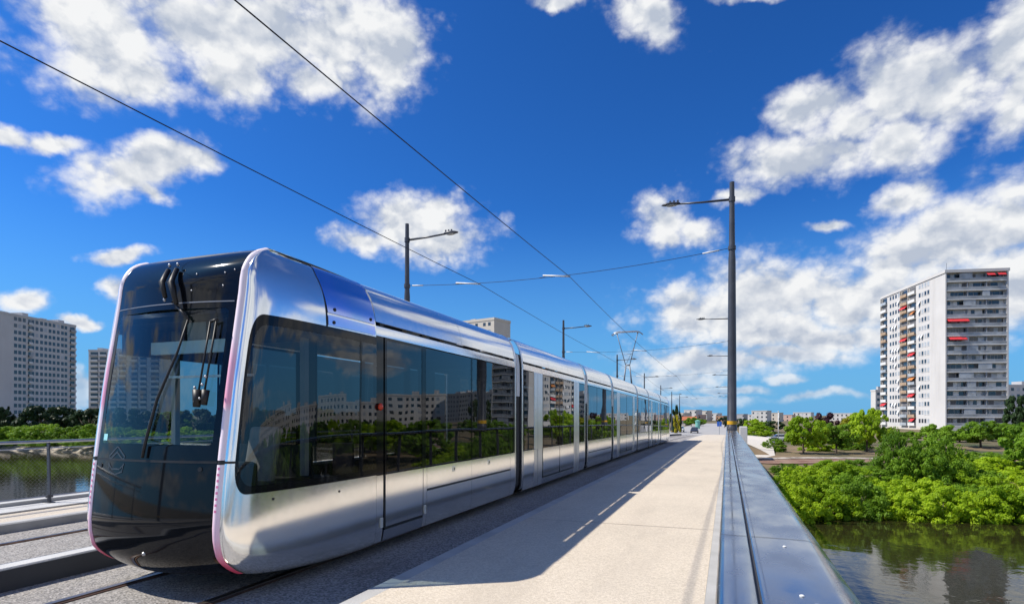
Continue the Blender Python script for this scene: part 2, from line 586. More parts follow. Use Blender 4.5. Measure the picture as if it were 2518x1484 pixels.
def wrange(x, a, b, c, d, smooth=True):
    n = nd(nt, 'ShaderNodeMapRange')
    if smooth:
        n.interpolation_type = 'SMOOTHSTEP'
    L(x, n.inputs['Value'])
    for k, v in (('From Min', a), ('From Max', b), ('To Min', c), ('To Max', d)):
        n.inputs[k].default_value = v
    return n.outputs['Result']


def wnoise(vec, scale, detail, rough=0.55):
    n = nd(nt, 'ShaderNodeTexNoise')
    n.inputs['Scale'].default_value = scale
    n.inputs['Detail'].default_value = detail
    n.inputs['Roughness'].default_value = rough
    L(vec, n.inputs['Vector'])
    return n


# lumpy edges: bend the view direction a little before measuring the puffs
wn = wnoise(DIR, 11.0, 5.0)
vs = nd(nt, 'ShaderNodeVectorMath', operation='SUBTRACT')
L(wn.outputs['Color'], vs.inputs[0])
vs.inputs[1].default_value = (0.5, 0.5, 0.5)
vm = nd(nt, 'ShaderNodeVectorMath', operation='MULTIPLY_ADD')
L(vs.outputs[0], vm.inputs[0])
vm.inputs[1].default_value = (0.085, 0.085, 0.05)
L(DIR, vm.inputs[2])
WD = vm.outputs[0]
acc = None
for (az, el, rx, ry, tilt) in CLOUDS:
    a, e2, t = R(az), R(el), R(tilt)
    c = Vector((math.sin(a) * math.cos(e2), math.cos(a) * math.cos(e2), math.sin(e2)))
    tx = Vector((math.cos(a), -math.sin(a), 0))
    ty = tx.cross(c)
    if ty.z < 0:
        ty = -ty
    ex = tx * math.cos(t) + ty * math.sin(t)
    ey = -tx * math.sin(t) + ty * math.cos(t)
    ez = ex.cross(ey)
    rot = Matrix((ex, ey, ez)).transposed().to_euler()
    mp = nd(nt, 'ShaderNodeMapping', vector_type='TEXTURE')
    mp.inputs['Location'].default_value = c
    mp.inputs['Rotation'].default_value = rot
    mp.inputs['Scale'].default_value = (R(rx) * 1.24, R(ry) * 1.36, 0.6)
    L(WD, mp.inputs['Vector'])
    ln = nd(nt, 'ShaderNodeVectorMath', operation='LENGTH')
    L(mp.outputs[0], ln.inputs[0])
    if acc is None:
        acc = ln.outputs['Value']
    else:
        acc = wmath('SMOOTH_MIN', acc, ln.outputs['Value'], 0.25)
puff = wmath('SUBTRACT', 1.0, acc)
# scattered fair-weather cloud all round the rest of the sky
sp = nd(nt, 'ShaderNodeSeparateXYZ')
L(DIR, sp.inputs[0])
zup = wmath('ADD', wmath('MAXIMUM', sp.outputs['Z'], 0.0), 0.18)
pj = nd(nt, 'ShaderNodeVectorMath', operation='DIVIDE')
L(DIR, pj.inputs[0])
cb = nd(nt, 'ShaderNodeCombineXYZ')
for i in range(3):
    L(zup, cb.inputs[i])
L(cb.outputs[0], pj.inputs[1])
gn = wnoise(pj.outputs[0], 0.9, 5.0)
gen = wrange(gn.outputs['Fac'], 0.40, 0.66, -0.5, 0.9)
ax = nd(nt, 'ShaderNodeVectorMath', operation='DOT_PRODUCT')
L(DIR, ax.inputs[0])
ax.inputs[1].default_value = (-SY * math.cos(R(9)), CY * math.cos(R(9)), math.sin(R(9)))
offm = wrange(ax.outputs['Value'], 0.60, 0.70, 0.0, -2.0)
gen = wmath('ADD', gen, offm)
# one open patch of blue off to the side, the one the tram's shoulder mirrors
ax2 = nd(nt, 'ShaderNodeVectorMath', operation='DOT_PRODUCT')
L(DIR, ax2.inputs[0])
ax2.inputs[1].default_value = (math.sin(R(44)) * math.cos(R(40)), math.cos(R(44)) * math.cos(R(40)), math.sin(R(40)))
gen = wmath('ADD', gen, wrange(ax2.outputs['Value'], 0.86, 0.96, 0.0, -0.9))
field = wmath('MAXIMUM', puff, gen)
# fine billows
fx = nd(nt, 'ShaderNodeMapping')
fx.inputs['Scale'].default_value = (1.0, 1.0, 1.5)
L(DIR, fx.inputs['Vector'])
fine = wnoise(fx.outputs[0], 10.0, 10.0, 0.62)
fx2 = nd(nt, 'ShaderNodeMapping')
fx2.inputs['Location'].default_value = TO_SUN * 0.022 + Vector((0, 0, 0.012))
fx2.inputs['Scale'].default_value = (1.0, 1.0, 1.5)
L(DIR, fx2.inputs['Vector'])
fine2 = wnoise(fx2.outputs[0], 10.0, 6.0, 0.56)


def billow(off, det):
    mp_ = nd(nt, 'ShaderNodeMapping')
    mp_.inputs['Location'].default_value = off
    mp_.inputs['Scale'].default_value = (1.0, 1.0, 1.35)
    L(WD2, mp_.inputs['Vector'])
    v_ = nd(nt, 'ShaderNodeTexVoronoi', feature='F1')
    v_.inputs['Scale'].default_value = 17.0
    v_.inputs['Detail'].default_value = det
    v_.inputs['Roughness'].default_value = 0.55
    v_.inputs['Lacunarity'].default_value = 2.3
    L(mp_.outputs[0], v_.inputs['Vector'])
    return v_.outputs['Distance']


vm2 = nd(nt, 'ShaderNodeVectorMath', operation='MULTIPLY_ADD')
wn2 = wnoise(DIR, 26.0, 4.0)
vs2 = nd(nt, 'ShaderNodeVectorMath', operation='SUBTRACT')
L(wn2.outputs['Color'], vs2.inputs[0])
vs2.inputs[1].default_value = (0.5, 0.5, 0.5)
L(vs2.outputs[0], vm2.inputs[0])
vm2.inputs[1].default_value = (0.035, 0.035, 0.03)
L(DIR, vm2.inputs[2])
WD2 = vm2.outputs[0]
b1 = billow((0, 0, 0), 2.0)
b2_ = billow(TO_SUN * 0.012 + Vector((0, 0, 0.016)), 1.0)
dn = wmath('ADD', field, wmath('MULTIPLY', wmath('SUBTRACT', fine.outputs['Fac'], 0.5), 1.5))
dn = wmath('ADD', dn, wmath('MULTIPLY', wmath('SUBTRACT', 0.80, b1), 0.40))
dens = wrange(dn, -0.20, 0.60, 0.0, 1.0)
dens = wmath('POWER', dens, 1.15)
# soft modelling of the billows: lit towards the sun, greyer in the thick middle and underneath
lit = wmath('ADD', wmath('MULTIPLY', wmath('SUBTRACT', fine.outputs['Fac'], fine2.outputs['Fac']), 1.2), wmath('MULTIPLY', wmath('SUBTRACT', b2_, b1), 0.55))
big = wnoise(DIR, 5.0, 2.0)
thick = wrange(dn, 0.35, 1.3, 0.0, 1.0)
shade = wmath('SUBTRACT', wmath('ADD', 0.93, lit), wmath('MULTIPLY', thick, wrange(big.outputs['Fac'], 0.35, 0.7, 0.04, 0.36)))
shade = wmath('MINIMUM', wmath('MAXIMUM', shade, 0.55), 1.02)
cr = nd(nt, 'ShaderNodeValToRGB')
cr.color_ramp.elements[0].position = 0.55
cr.color_ramp.elements[0].color = (0.50, 0.56, 0.67, 1)
cr.color_ramp.elements[1].position = 1.0
cr.color_ramp.elements[1].color = (0.93, 0.94, 0.95, 1)
L(shade, cr.inputs['Fac'])
cs = nd(nt, 'ShaderNodeVectorMath', operation='SCALE')
L(cr.outputs['Color'], cs.inputs[0])
cs.inputs['Scale'].default_value = 7.3
hz = wrange(sp.outputs['Z'], -0.02, 0.12, 0.40, 1.0)
dens = wmath('MULTIPLY', dens, hz)
mixw = nd(nt, 'ShaderNodeMix', data_type='RGBA')
L(dens, mixw.inputs[0])
hzf = wrange(sp.outputs['Z'], -0.05, 0.34, 0.95, 0.0)
hzm = nd(nt, 'ShaderNodeMix', data_type='RGBA')
L(hzf, hzm.inputs[0])
L(sc2.outputs[0], hzm.inputs[6])
hzm.inputs[7].default_value = (1.25, 3.45, 6.0, 1)
L(hzm.outputs[2], mixw.inputs[6])
L(cs.outputs[0], mixw.inputs[7])
L(mixw.outputs[2], bg.inputs['Color'])
L(bg.outputs[0], wo.inputs['Surface'])
W.cycles.sampling_method = 'MANUAL'
W.cycles.sample_map_resolution = 512

S.view_settings.view_transform = 'Standard'
S.view_settings.look = 'None'
S.view_settings.gamma = 1.0
S.view_settings.exposure = 0.42
S.cycles.max_bounces = 10
S.cycles.transparent_max_bounces = 24
S.cycles.glossy_bounces = 5
S.cycles.caustics_reflective = False
S.cycles.caustics_refractive = False
S.cycles.sample_clamp_indirect = 6.0

# ================================================================== SETTING
def bank_y(x):
    """distance of the far river bank"""
    if x < -60: return 80.0
    if x < 5: return 80.0 + (47.0 - 80.0) * ((x + 60) / 65.0) ** 1.5
    return min(47.0 + 0.37 * (x - 5), 260.0)


WATER_Z = -6.1


def land_z(x, y):
    d = y - bank_y(x)
    wob = 0.35 * math.sin(x * 0.21 + y * 0.13) + 0.25 * math.sin(x * 0.07 - y * 0.31)
    if d > -12:
        t = min(1.0, max(0.0, (d + 3.0) / 16.0))
        t = t * t * (3 - 2 * t)
        z = -8.5 + (-4.1 + 8.5) * t
        if d > 36:
            z += min(1.2, (d - 36) * 0.012)
        if d > 3: z += 0.25 * wob
    elif y < -75:
        t = min(1.0, (-75 - y) / 16.0)
        z = -8.5 + 4.4 * t
    else:
        z = -8.5
    # the approach embankment that carries the road off the bridge
    if y > 92 and d > 0:
        e = max(0.0, max(-19 - x, x - 1.5))
        k = max(0.0, 1 - e / 4.0)
        top = -2.0 if y < 115 else -2.75
        z = max(z, z + (top - z) * k)
    return z


xs = [-6000, -3000, -1500, -800, -500, -350] + frange(-260, -60, 5) + frange(-57, 60, 3) + frange(65, 260, 5) + [320, 420, 600, 900, 1600, 3000, 6000]
ys = [-3000, -800, -300, -150] + frange(-110, -60, 5) + [-40, -10, 20] + frange(30, 130, 2.5) + frange(135, 330, 6) + [380, 460, 600, 900, 1500, 3000, 7000]
g = MB()
nx = len(xs)
g.add([(x, y, land_z(x, y)) for y in ys for x in xs],
      [[j * nx + i, j * nx + i + 1, (j + 1) * nx + i + 1, (j + 1) * nx + i] for j in range(len(ys) - 1) for i in range(nx - 1)])
o = g.build('ground', M['terrain'], smooth=True)
tag(o, kind='structure')

g = MB()
g.add([(-4000, -76, WATER_Z), (4000, -76, WATER_Z), (4000, 330, WATER_Z), (-4000, 330, WATER_Z)], [[0, 1, 2, 3]])
tag(g.build('river_water', M['water'], fix=False), kind='structure')

# reddish footpath along the bank and the pale gravel beside it
def ribbon(name, mat, d0, d1, x0, x1, lift):
    g = MB()
    X = frange(x0, x1, 2.0)
    vs = []
    for x in X:
        for d in (d0, (d0 + d1) / 2, d1):
            vs.append((x, bank_y(x) + d, land_z(x, bank_y(x) + d) + lift))
    n = len(X)
    fs = []
    for i in range(n - 1):
        for k in range(2):
            fs.append([3 * i + k, 3 * i + 3 + k, 3 * i + 4 + k, 3 * i + 1 + k])
    g.add(vs, fs)
    return tag(g.build(name, mat, smooth=True), kind='structure')


ribbon('bank_path', M['redearth'], 31.0, 38.5, 1.5, 140, 0.10)
ribbon('gravel_path', M['stones'], 39.0, 41.5, 1.5, 140, 0.12)
ribbon('stone_bank', M['stones'], 2.0, 11.5, -260, -22, 0.10)

# ---------------------------------------------------------- the bridge deck
YB0, YB1 = -40.0, 104.0
YS = frange(YB0, YB1, 3.0)
CX0, CX1 = -5.65, -9.28          # track centre lines
g = MB(bend=True)
g.sweep([(-15.2, -0.02), (0.36, -0.02), (0.36, -0.9), (-2, -1.6), (-13, -1.6), (-15.2, -0.9)], YS, close=True)
tag(g.build('bridge_deck', M['deck']), kind='structure')

# gravel-textured trackbed
g = MB(bend=True)
g.sweep([(-10.95, 0.0), (-7.56, 0.0)], YS)
g.sweep([(-7.30, 0.0), (-3.42, 0.0)], YS)
tag(g.build('track_ground', M['ballast'], fix=False), kind='structure')
# rails: grooved steel strips flush with the gravel
for cx in (CX0, CX1):
    for sgn in (-1, 1):
        x = cx + sgn * 0.7175
        inn = -sgn
        g = MB(bend=True)
        g.sweep([(x - 0.075, 0.004), (x - 0.075, 0.012), (x + 0.075, 0.012), (x + 0.075, 0.004)], YS)
        rl = g.build('rail_track_strip', M['rail'], fix=False)
        tag(rl, kind='structure')
        rl.name = 'rail_line'
        g = MB(bend=True)
        g.sweep([(x - 0.035, 0.013), (x - 0.035, 0.024), (x + 0.035, 0.024), (x + 0.035, 0.013)], YS)
        tag(g.build('rail_surface', M['railtop'], fix=False), kind='structure')

# low concrete divider between the two tracks
g = MB(bend=True)
g.sweep([(-7.56, -0.01), (-7.555, 0.235), (-7.54, 0.25), (-7.34, 0.25), (-7.325, 0.235), (-7.31, -0.01)], YS)
tag(g.build('divider_kerb', M['band']), kind='structure')

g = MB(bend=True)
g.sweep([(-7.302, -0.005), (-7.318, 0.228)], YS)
tag(g.build('divider_kerb_surface', M['divider_dark'], fix=False), kind='structure')  # thin dark sheet over the divider's face towards the tram

# walkways with kerbs, both sides
PZ = 0.15
g = MB(bend=True)
g.sweep([(-3.42, -0.01), (-3.42, PZ - 0.03), (-3.395, PZ - 0.002), (-3.22, PZ - 0.002), (-3.22, PZ - 0.06)], YS)
tag(g.build('walkway_kerb', M['kerb']), kind='structure')
g = MB(bend=True)
g.sweep([(-3.215, PZ), (-2.4, PZ), (-1.6, PZ), (-0.8, PZ), (-0.20, PZ)], YS)
tag(g.build('walkway_pavement', M['pave'], fix=False), kind='structure')
g = MB(bend=True)
g.sweep([(-0.197, PZ - 0.05), (-0.197, PZ + 0.008), (-0.02, PZ + 0.008), (-0.02, PZ - 0.05)], YS)
tag(g.build('walkway_edging', M['kerb']), kind='structure')
# expansion joints across the pavement
g = MB(bend=True)
for y in (9.5, 15.5, 27.5, 39.5, 51.5, 63.5):
    g.add([(-3.2, y, PZ + 0.002), (-0.2, y, PZ + 0.002), (-0.2, y + 0.012, PZ + 0.002), (-3.2, y + 0.012, PZ + 0.002)], [[0, 1, 2, 3]])
tag(g.build('pavement_joint_lines', M['rail'], fix=False), kind='structure')

g = MB(bend=True)
g.sweep([(-10.95, -0.01), (-10.95, PZ - 0.02), (-10.98, PZ), (-11.16, PZ), (-11.16, PZ - 0.05)], YS)
tag(g.build('far_walkway_kerb', M['kerb']), kind='structure')
g = MB(bend=True)
g.sweep([(-12.0, PZ - 0.002), (-11.165, PZ - 0.002)], YS)
tag(g.build('far_walkway_pavement', M['pave'], fix=False), kind='structure')
g = MB(bend=True)
g.sweep([(-12.02, PZ - 0.05), (-12.02, PZ + 0.03), (-12.75, PZ + 0.03), (-12.75, PZ + 0.10), (-13.1, PZ + 0.10), (-13.1, -0.2)], YS)
tag(g.build('far_walkway_edging', M['band']), kind='structure')

# road that carries on beyond the bridge
g = MB()
RY = frange(104.02, 330, 8)
g.sweep([(-15, -0.12), (0.3, -0.12)], RY)
g.v = [Vector((p.x, p.y, max(drop(p.y), -2.37) + p.z)) for p in g.v]
tag(g.build('road_beyond', M['deck'], fix=False), kind='structure')

# ---------------------------------------------------------- steel-topped parapet beside the camera
ZP = 1.45
par = empty('bridge_parapet', (0.15, 25, 0))
tag(par, 'polished steel topped parapet running along the walkway edge beneath the nearest lamp post', 'parapet')
par['label'] = 'wide parapet with a polished steel top and a dark groove, beside the sunlit walkway'
PO = (0.15, 25, 0)
PY = frange(-12, 100, 2.0)
XG = 0.076


def crown(x):
    return ZP - 0.004 - 0.05 * max(0.0, (x - 0.12)) ** 2 * 4


g = MB(PO, True)
g.sweep([(-0.018, ZP - 0.055), (-0.028, ZP - 0.02), (-0.022, ZP - 0.006), (-0.008, ZP - 0.001), (0.02, ZP), (XG - 0.009, ZP), (XG - 0.005, ZP - 0.004), (XG - 0.005, ZP - 0.03)], PY)
g.build('coping_inner', M['coping'], par, smooth=True, autosm=50)
g = MB(PO, True)
sec = [(XG + 0.005, ZP - 0.03), (XG + 0.005, ZP - 0.004), (XG + 0.012, ZP)]
for i in range(1, 21):
    t = i / 20.0
    x = XG + 0.012 + t * (0.335 - XG - 0.012)
    z = ZP - 0.004 * t * t - 0.046 * max(0.0, (t - 0.70) / 0.30) ** 2.2
    sec.append((x, z))
sec += [(0.343, ZP - 0.075), (0.344, ZP - 0.10), (0.330, ZP - 0.11)]
g.sweep(sec, PY)
g.build('coping_outer', M['coping'], par, smooth=True, autosm=50)
g = MB(PO, True)
g.box(XG - 0.02, XG + 0.02, -12, 100, ZP - 0.06, ZP - 0.012, seg=40)
g.build('groove', M['copingdark'], par)
g = MB(PO, True)
g.box(0.02, 0.28, -12, 100, 1.375, 1.385, seg=40)
g.build('coping_tray', M['copingdark'], par)
g = MB(PO, True)
g.tube([(0.15, y, 0.30) for y in PY], 0.02, 8)
g.build('bottom_rail', M['steel'], par, smooth=True)
y = -11.0
while y < 100:
    g = MB(PO, True)
    g.box(0.11, 0.19, y - 0.02, y + 0.02, 0.0, 1.38)
    g.build('baluster', M['pole'], par)
    y += 2.0 if y < 40 else 4.0
g = MB(PO, True)
hw = 0.003
for sgn in (1, -1):
    k = -12
    while -11 + k * 0.16 < 60:
        y0_ = -11 + k * 0.16
        y1_ = y0_ + 1.05
        a, b2 = (y0_, y1_) if sgn == 1 else (y1_, y0_)
        g.add([(0.15, a - hw, 0.31), (0.15, a + hw, 0.31), (0.15, b2 + hw, 1.36), (0.15, b2 - hw, 1.36)], [[0, 1, 2, 3]])
        k += 1
g.build('mesh_panel', M['steel'], par, fix=False)
for y in (2.35, 6.6, 12.5, 18.5, 30, 36):
    g = MB(PO, True)
    n = [(-0.024, ZP + 0.0012)] + [(p[0], p[1] + 0.0012) for p in sec[2:]]
    g.sweep(n, [y, y + 0.005])
    g.build('coping_joint', M['copingdark'], par, fix=False)
for (x, y) in ((0.185, 2.21), (0.175, 1.62), (0.20, 1.55), (0.12, 6.5), (0.17, 9.8)):
    g = MB(PO, True)
    g.tube([(x, y, ZP - 0.004), (x, y, ZP + 0.0015), (x, y, ZP + 0.003)], [0.006, 0.006, 0.004], 12)
    g.build('stud', M['insul'], par)

# pale end block of the parapet at the bridge end
blk = MB((2.5, 84, -4))
blk.box(1.6, 2.5, 83, 87, -4.2, 0.36)
o = blk.build('abutment_block', M['white_wall'], bevel=0.03)
for v in o.data.vertices: pass
o.location = (2.5, 84, -4)
tag(o, 'white concrete block at the far end of the bridge, just past the parapet', 'abutment')
g = MB((5, 85, -5))
g.add([(2.6, 76, -5.2), (6.0, 78, -5.4), (7.2, 112, -2.0), (2.6, 112, -1.6), (2.6, 76, -6), (6.0, 78, -6), (7.2, 112, -6), (2.6, 112, -6)],
      [[0, 1, 2, 3], [0, 4, 5, 1], [1, 5, 6, 2], [2, 6, 7, 3], [3, 7, 4, 0]])
o = g.build('access_ramp', M['cream_wall'])
o.location = (5, 85, -5)
tag(o, 'pale concrete ramp climbing the bank beside the bridge end', 'ramp')
# ================================================================== TRAM
TX = CX0                       # centre line
TA, TB = 6.8, 48.8             # straight body between the two cabs
TMID = (TA + TB) / 2
TORG = (TX, TMID, 0.0)
tram = empty('tram', TORG)
tag(tram, 'long silver articulated tram with a black glass nose and rose corner strips', 'tram')


def tb():
    return MB(TORG, True)


def spline(pts, n):
    """Catmull-Rom through pts, resampled"""
    out = []
    m = len(pts) - 1
    for i in range(n + 1):
        t = i / n * m
        k = min(int(t), m - 1)
        u = t - k
        p0 = pts[max(0, k - 1)]
        p1 = pts[k]
        p2 = pts[k + 1]
        p3 = pts[min(m, k + 2)]
        out.append(tuple(0.5 * ((2 * b) + (-a + c) * u + (2 * a - 5 * b + 4 * c - d) * u * u + (-a + 3 * b - 3 * c + d) * u ** 3)
                         for a, b, c, d in zip(p0, p1, p2, p3)))
    return out


# nose edge seen from the side (distance, height) and the body section it grows into (half-width, height)
NOSE = [(4.714, .265), (4.60, .335), (4.482, .449), (4.437, .573), (4.417, .746), (4.437, 1.025), (4.482, 1.43), (4.530, 1.80), (4.597, 2.288),
        (4.690, 2.836), (4.748, 3.181), (4.785, 3.424), (4.868, 3.578), (4.972, 3.668), (5.100, 3.727)]
SECT = [(1.10, .13), (1.16, .19), (1.185, .32), (1.195, .5), (1.2, .73), (1.2, 1.02), (1.2, 1.43), (1.2, 1.80), (1.2, 2.28),
        (1.2, 2.84), (1.185, 3.16), (1.125, 3.42), (1.04, 3.58), (.98, 3.665), (.88, 3.727)]
NK = len(NOSE) - 1
T_IN, T_OUT = 0.865, 0.940     # strip edges, off the centre line


def nose_at(r):
    """r in 0..1 up the nose edge"""
    m = NK
    t = min(max(r, 0), 1) * m
    k = min(int(t), m - 1)
    u = t - k

    def cr_(pts):
        p0, p1, p2, p3 = pts[max(0, k - 1)], pts[k], pts[k + 1], pts[min(m, k + 2)]
        return [0.5 * ((2 * b) + (-a + c) * u + (2 * a - 5 * b + 4 * c - d) * u * u + (-a + 3 * b - 3 * c + d) * u ** 3) for a, b, c, d in zip(p0, p1, p2, p3)]
    return cr_(NOSE), cr_(SECT)


def r_of_z(z):
    lo, hi = 0.0, 1.0
    for _ in range(40):
        mid = (lo + hi) / 2
        if nose_at(mid)[0][1] < z: lo = mid
        else: hi = mid
    return (lo + hi) / 2


def side_pt(q, r):
    """cab side surface: q 0 at the strip .. 1 where the straight body starts"""
    (yn, zn), (ts, zs) = nose_at(r)
    y0 = yn + 0.02
    y = y0 + (TA - y0) * q * abs(q)
    w = 1 - (max(0.0, 1 - q) ** 2.3 if q <= 1 else 0.0)
    t = T_OUT + (ts - T_OUT) * w
    z = zn + (zs - zn) * (q * q * (3 - 2 * q))
    return Vector((t, y, z))


def q_of_y(y, r):
    y0 = nose_at(r)[0][0] + 0.02
    return math.sqrt(max(0.0, min(1.0, (y - y0) / (TA - y0))))


def front_pt(s, r):
    """front mask: s -1..1 across between the strips"""
    (yn, zn), _ = nose_at(r)
    k = 1 - s * s
    bul = 0.11 * k * (1.0 if zn < 3.3 else max(0.25, 1 - (zn - 3.3) * 1.7))
    low = max(0.0, (0.75 - zn) / 0.5)
    y = yn - bul - 0.05 * low * k
    z = zn + k * 0.004 * max(0.0, (zn - 2.2) / 1.5) - 0.03 * low * k
    return Vector((s * T_IN, y, z))


def world_of(p, side, end):
    """local (t,y,z) -> world, side +-1, end 0 near cab / 1 far cab"""
    y = p.y if end == 0 else (TA + TB) - p.y
    return Vector((TX + p.x * side, y, p.z))


def surf(fn, loops, step, off=0.0, eps=1e-3):
    """triangulate the region bounded by loops (first outer, rest holes) in parameter space and lift it by fn; smooth normals from fn"""
    pts, eds = [], []
    for lp in loops:
        k = len(pts)
        pts += [Vector(p) for p in lp]
        n = len(lp)
        eds += [(k + i, k + (i + 1) % n) for i in range(n)]
    us = [p[0] for p in loops[0]]
    vs = [p[1] for p in loops[0]]

    def inside(p, lp):
        c = False
        n = len(lp)
        for i in range(n):
            a, b = lp[i], lp[(i + 1) % n]
            if (a[1] > p[1]) != (b[1] > p[1]) and p[0] < (b[0] - a[0]) * (p[1] - a[1]) / (b[1] - a[1]) + a[0]:
                c = not c
        return c

    def ok(p):
        return inside(p, loops[0]) and not any(inside(p, h) for h in loops[1:])
    su, sv = step
    u = min(us) + su / 2
    while u < max(us):
        v = min(vs) + sv / 2
        while v < max(vs):
            if ok((u, v)):
                pts.append(Vector((u, v)))
            v += sv
        u += su
    co2, _, tris, _, _, _ = delaunay_2d_cdt(pts, eds, [], 0, 1e-7)
    fs = []
    for t in tris:
        c = (co2[t[0]] + co2[t[1]] + co2[t[2]]) / 3
        if ok(c):
            fs.append(list(t))
    V, N = [], []
    for p in co2:
        a = fn(p[0] + eps, p[1]) - fn(p[0] - eps, p[1])
        b2 = fn(p[0], p[1] + eps) - fn(p[0], p[1] - eps)
        nn = a.cross(b2)
        nn = nn.normalized() if nn.length > 1e-12 else Vector((0, -1, 0))
        V.append(fn(p[0], p[1]))
        N.append(nn)
    return V, N, fs


def surf_obj(name, mat, fn, loops, step, side, end, parent, outward, off=0.0):
    V, N, fs = surf(fn, loops, step)
    vs, ns = [], []
    for p, n in zip(V, N):
        if n.dot(outward(p)) < 0:
            n = -n
        q = p + n * off
        w = world_of(q, side, end)
        vs.append(Vector((w.x, w.y, w.z + drop(w.y))) - Vector(TORG))
        ns.append(Vector((n.x * side, n.y * (1 if end == 0 else -1), n.z)))
    me = bpy.data.meshes.new(name)
    # wind faces to match the outward normals
    ff = []
    for f in fs:
        a, b2, c = (vs[i] for i in f)
        gn = (b2 - a).cross(c - a)
        m2 = ns[f[0]] + ns[f[1]] + ns[f[2]]
        ff.append(f if gn.dot(m2) >= 0 else f[::-1])
    me.from_pydata([tuple(p) for p in vs], [], ff)
    for p in me.polygons:
        p.use_smooth = True
    me.normals_split_custom_set_from_vertices([tuple(n) for n in ns])
    me.materials.append(mat)
    o = bpy.data.objects.new(name, me)
    COL.objects.link(o)
    o.parent = parent
    return o


def outw(p):
    return Vector((p.x * 1.0, min(0, p.y - 6.9) * 1.0, (p.z - 1.9) * 0.9))


def outf(p):
    return Vector((p.x * 0.2, -2.0, (p.z - 1.6) * 0.6))


def rrect(u0, u1, v0, v1, ru, rv, n=8):
    """rounded rectangle loop in parameter space"""
    out = []
    for (cu, cv, a0) in ((u1 - ru, v1 - rv, 0), (u0 + ru, v1 - rv, 90), (u0 + ru, v0 + rv, 180), (u1 - ru, v0 + rv, 270)):
        for i in range(n + 1):
            a = R(a0 + 90 * i / n)
            out.append((cu + ru * math.cos(a), cv + rv * math.sin(a)))
    return out


def dense(loop, step):
    out = []
    n = len(loop)
    for i in range(n):
        a, b2 = loop[i], loop[(i + 1) % n]
        d = math.hypot(b2[0] - a[0], b2[1] - a[1])
        k = max(1, int(d / step))
        for j in range(k):
            out.append((a[0] + (b2[0] - a[0]) * j / k, a[1] + (b2[1] - a[1]) * j / k))
    return out


def ribbon_on(name, mat, fn, path, width_dir, half, side, end, parent, outward, off):
    """narrow dark seam laid on a surface: path in parameter space, width_dir 'u' or 'v' in metres along z/y"""
    vs, fs = [], []
    for (u, v) in path:
        p = fn(u, v)
        e = 1e-3
        a = fn(u + e, v) - fn(u - e, v)
        b2 = fn(u, v + e) - fn(u, v - e)
        n = a.cross(b2).normalized()
        if n.dot(outward(p)) < 0: n = -n
        d = (a if width_dir == 'u' else b2).normalized()
        for s2 in (-1, 1):
            w = world_of(p + d * half * s2 + n * off, side, end)
            vs.append(Vector((w.x, w.y, w.z + drop(w.y))) - Vector(TORG))
    for i in range(len(path) - 1):
        fs.append([2 * i, 2 * i + 1, 2 * i + 3, 2 * i + 2])
    m = MB()
    m.add(vs, fs)
    return m.build(name, mat, parent, smooth=True)


def lin(a, b, n):
    return [a + (b - a) * i / n for i in range(n + 1)]


R_SEAM = r_of_z(1.43)
R_W0, R_W1 = r_of_z(1.60), r_of_z(3.02)
R_HEAD = r_of_z(3.09)

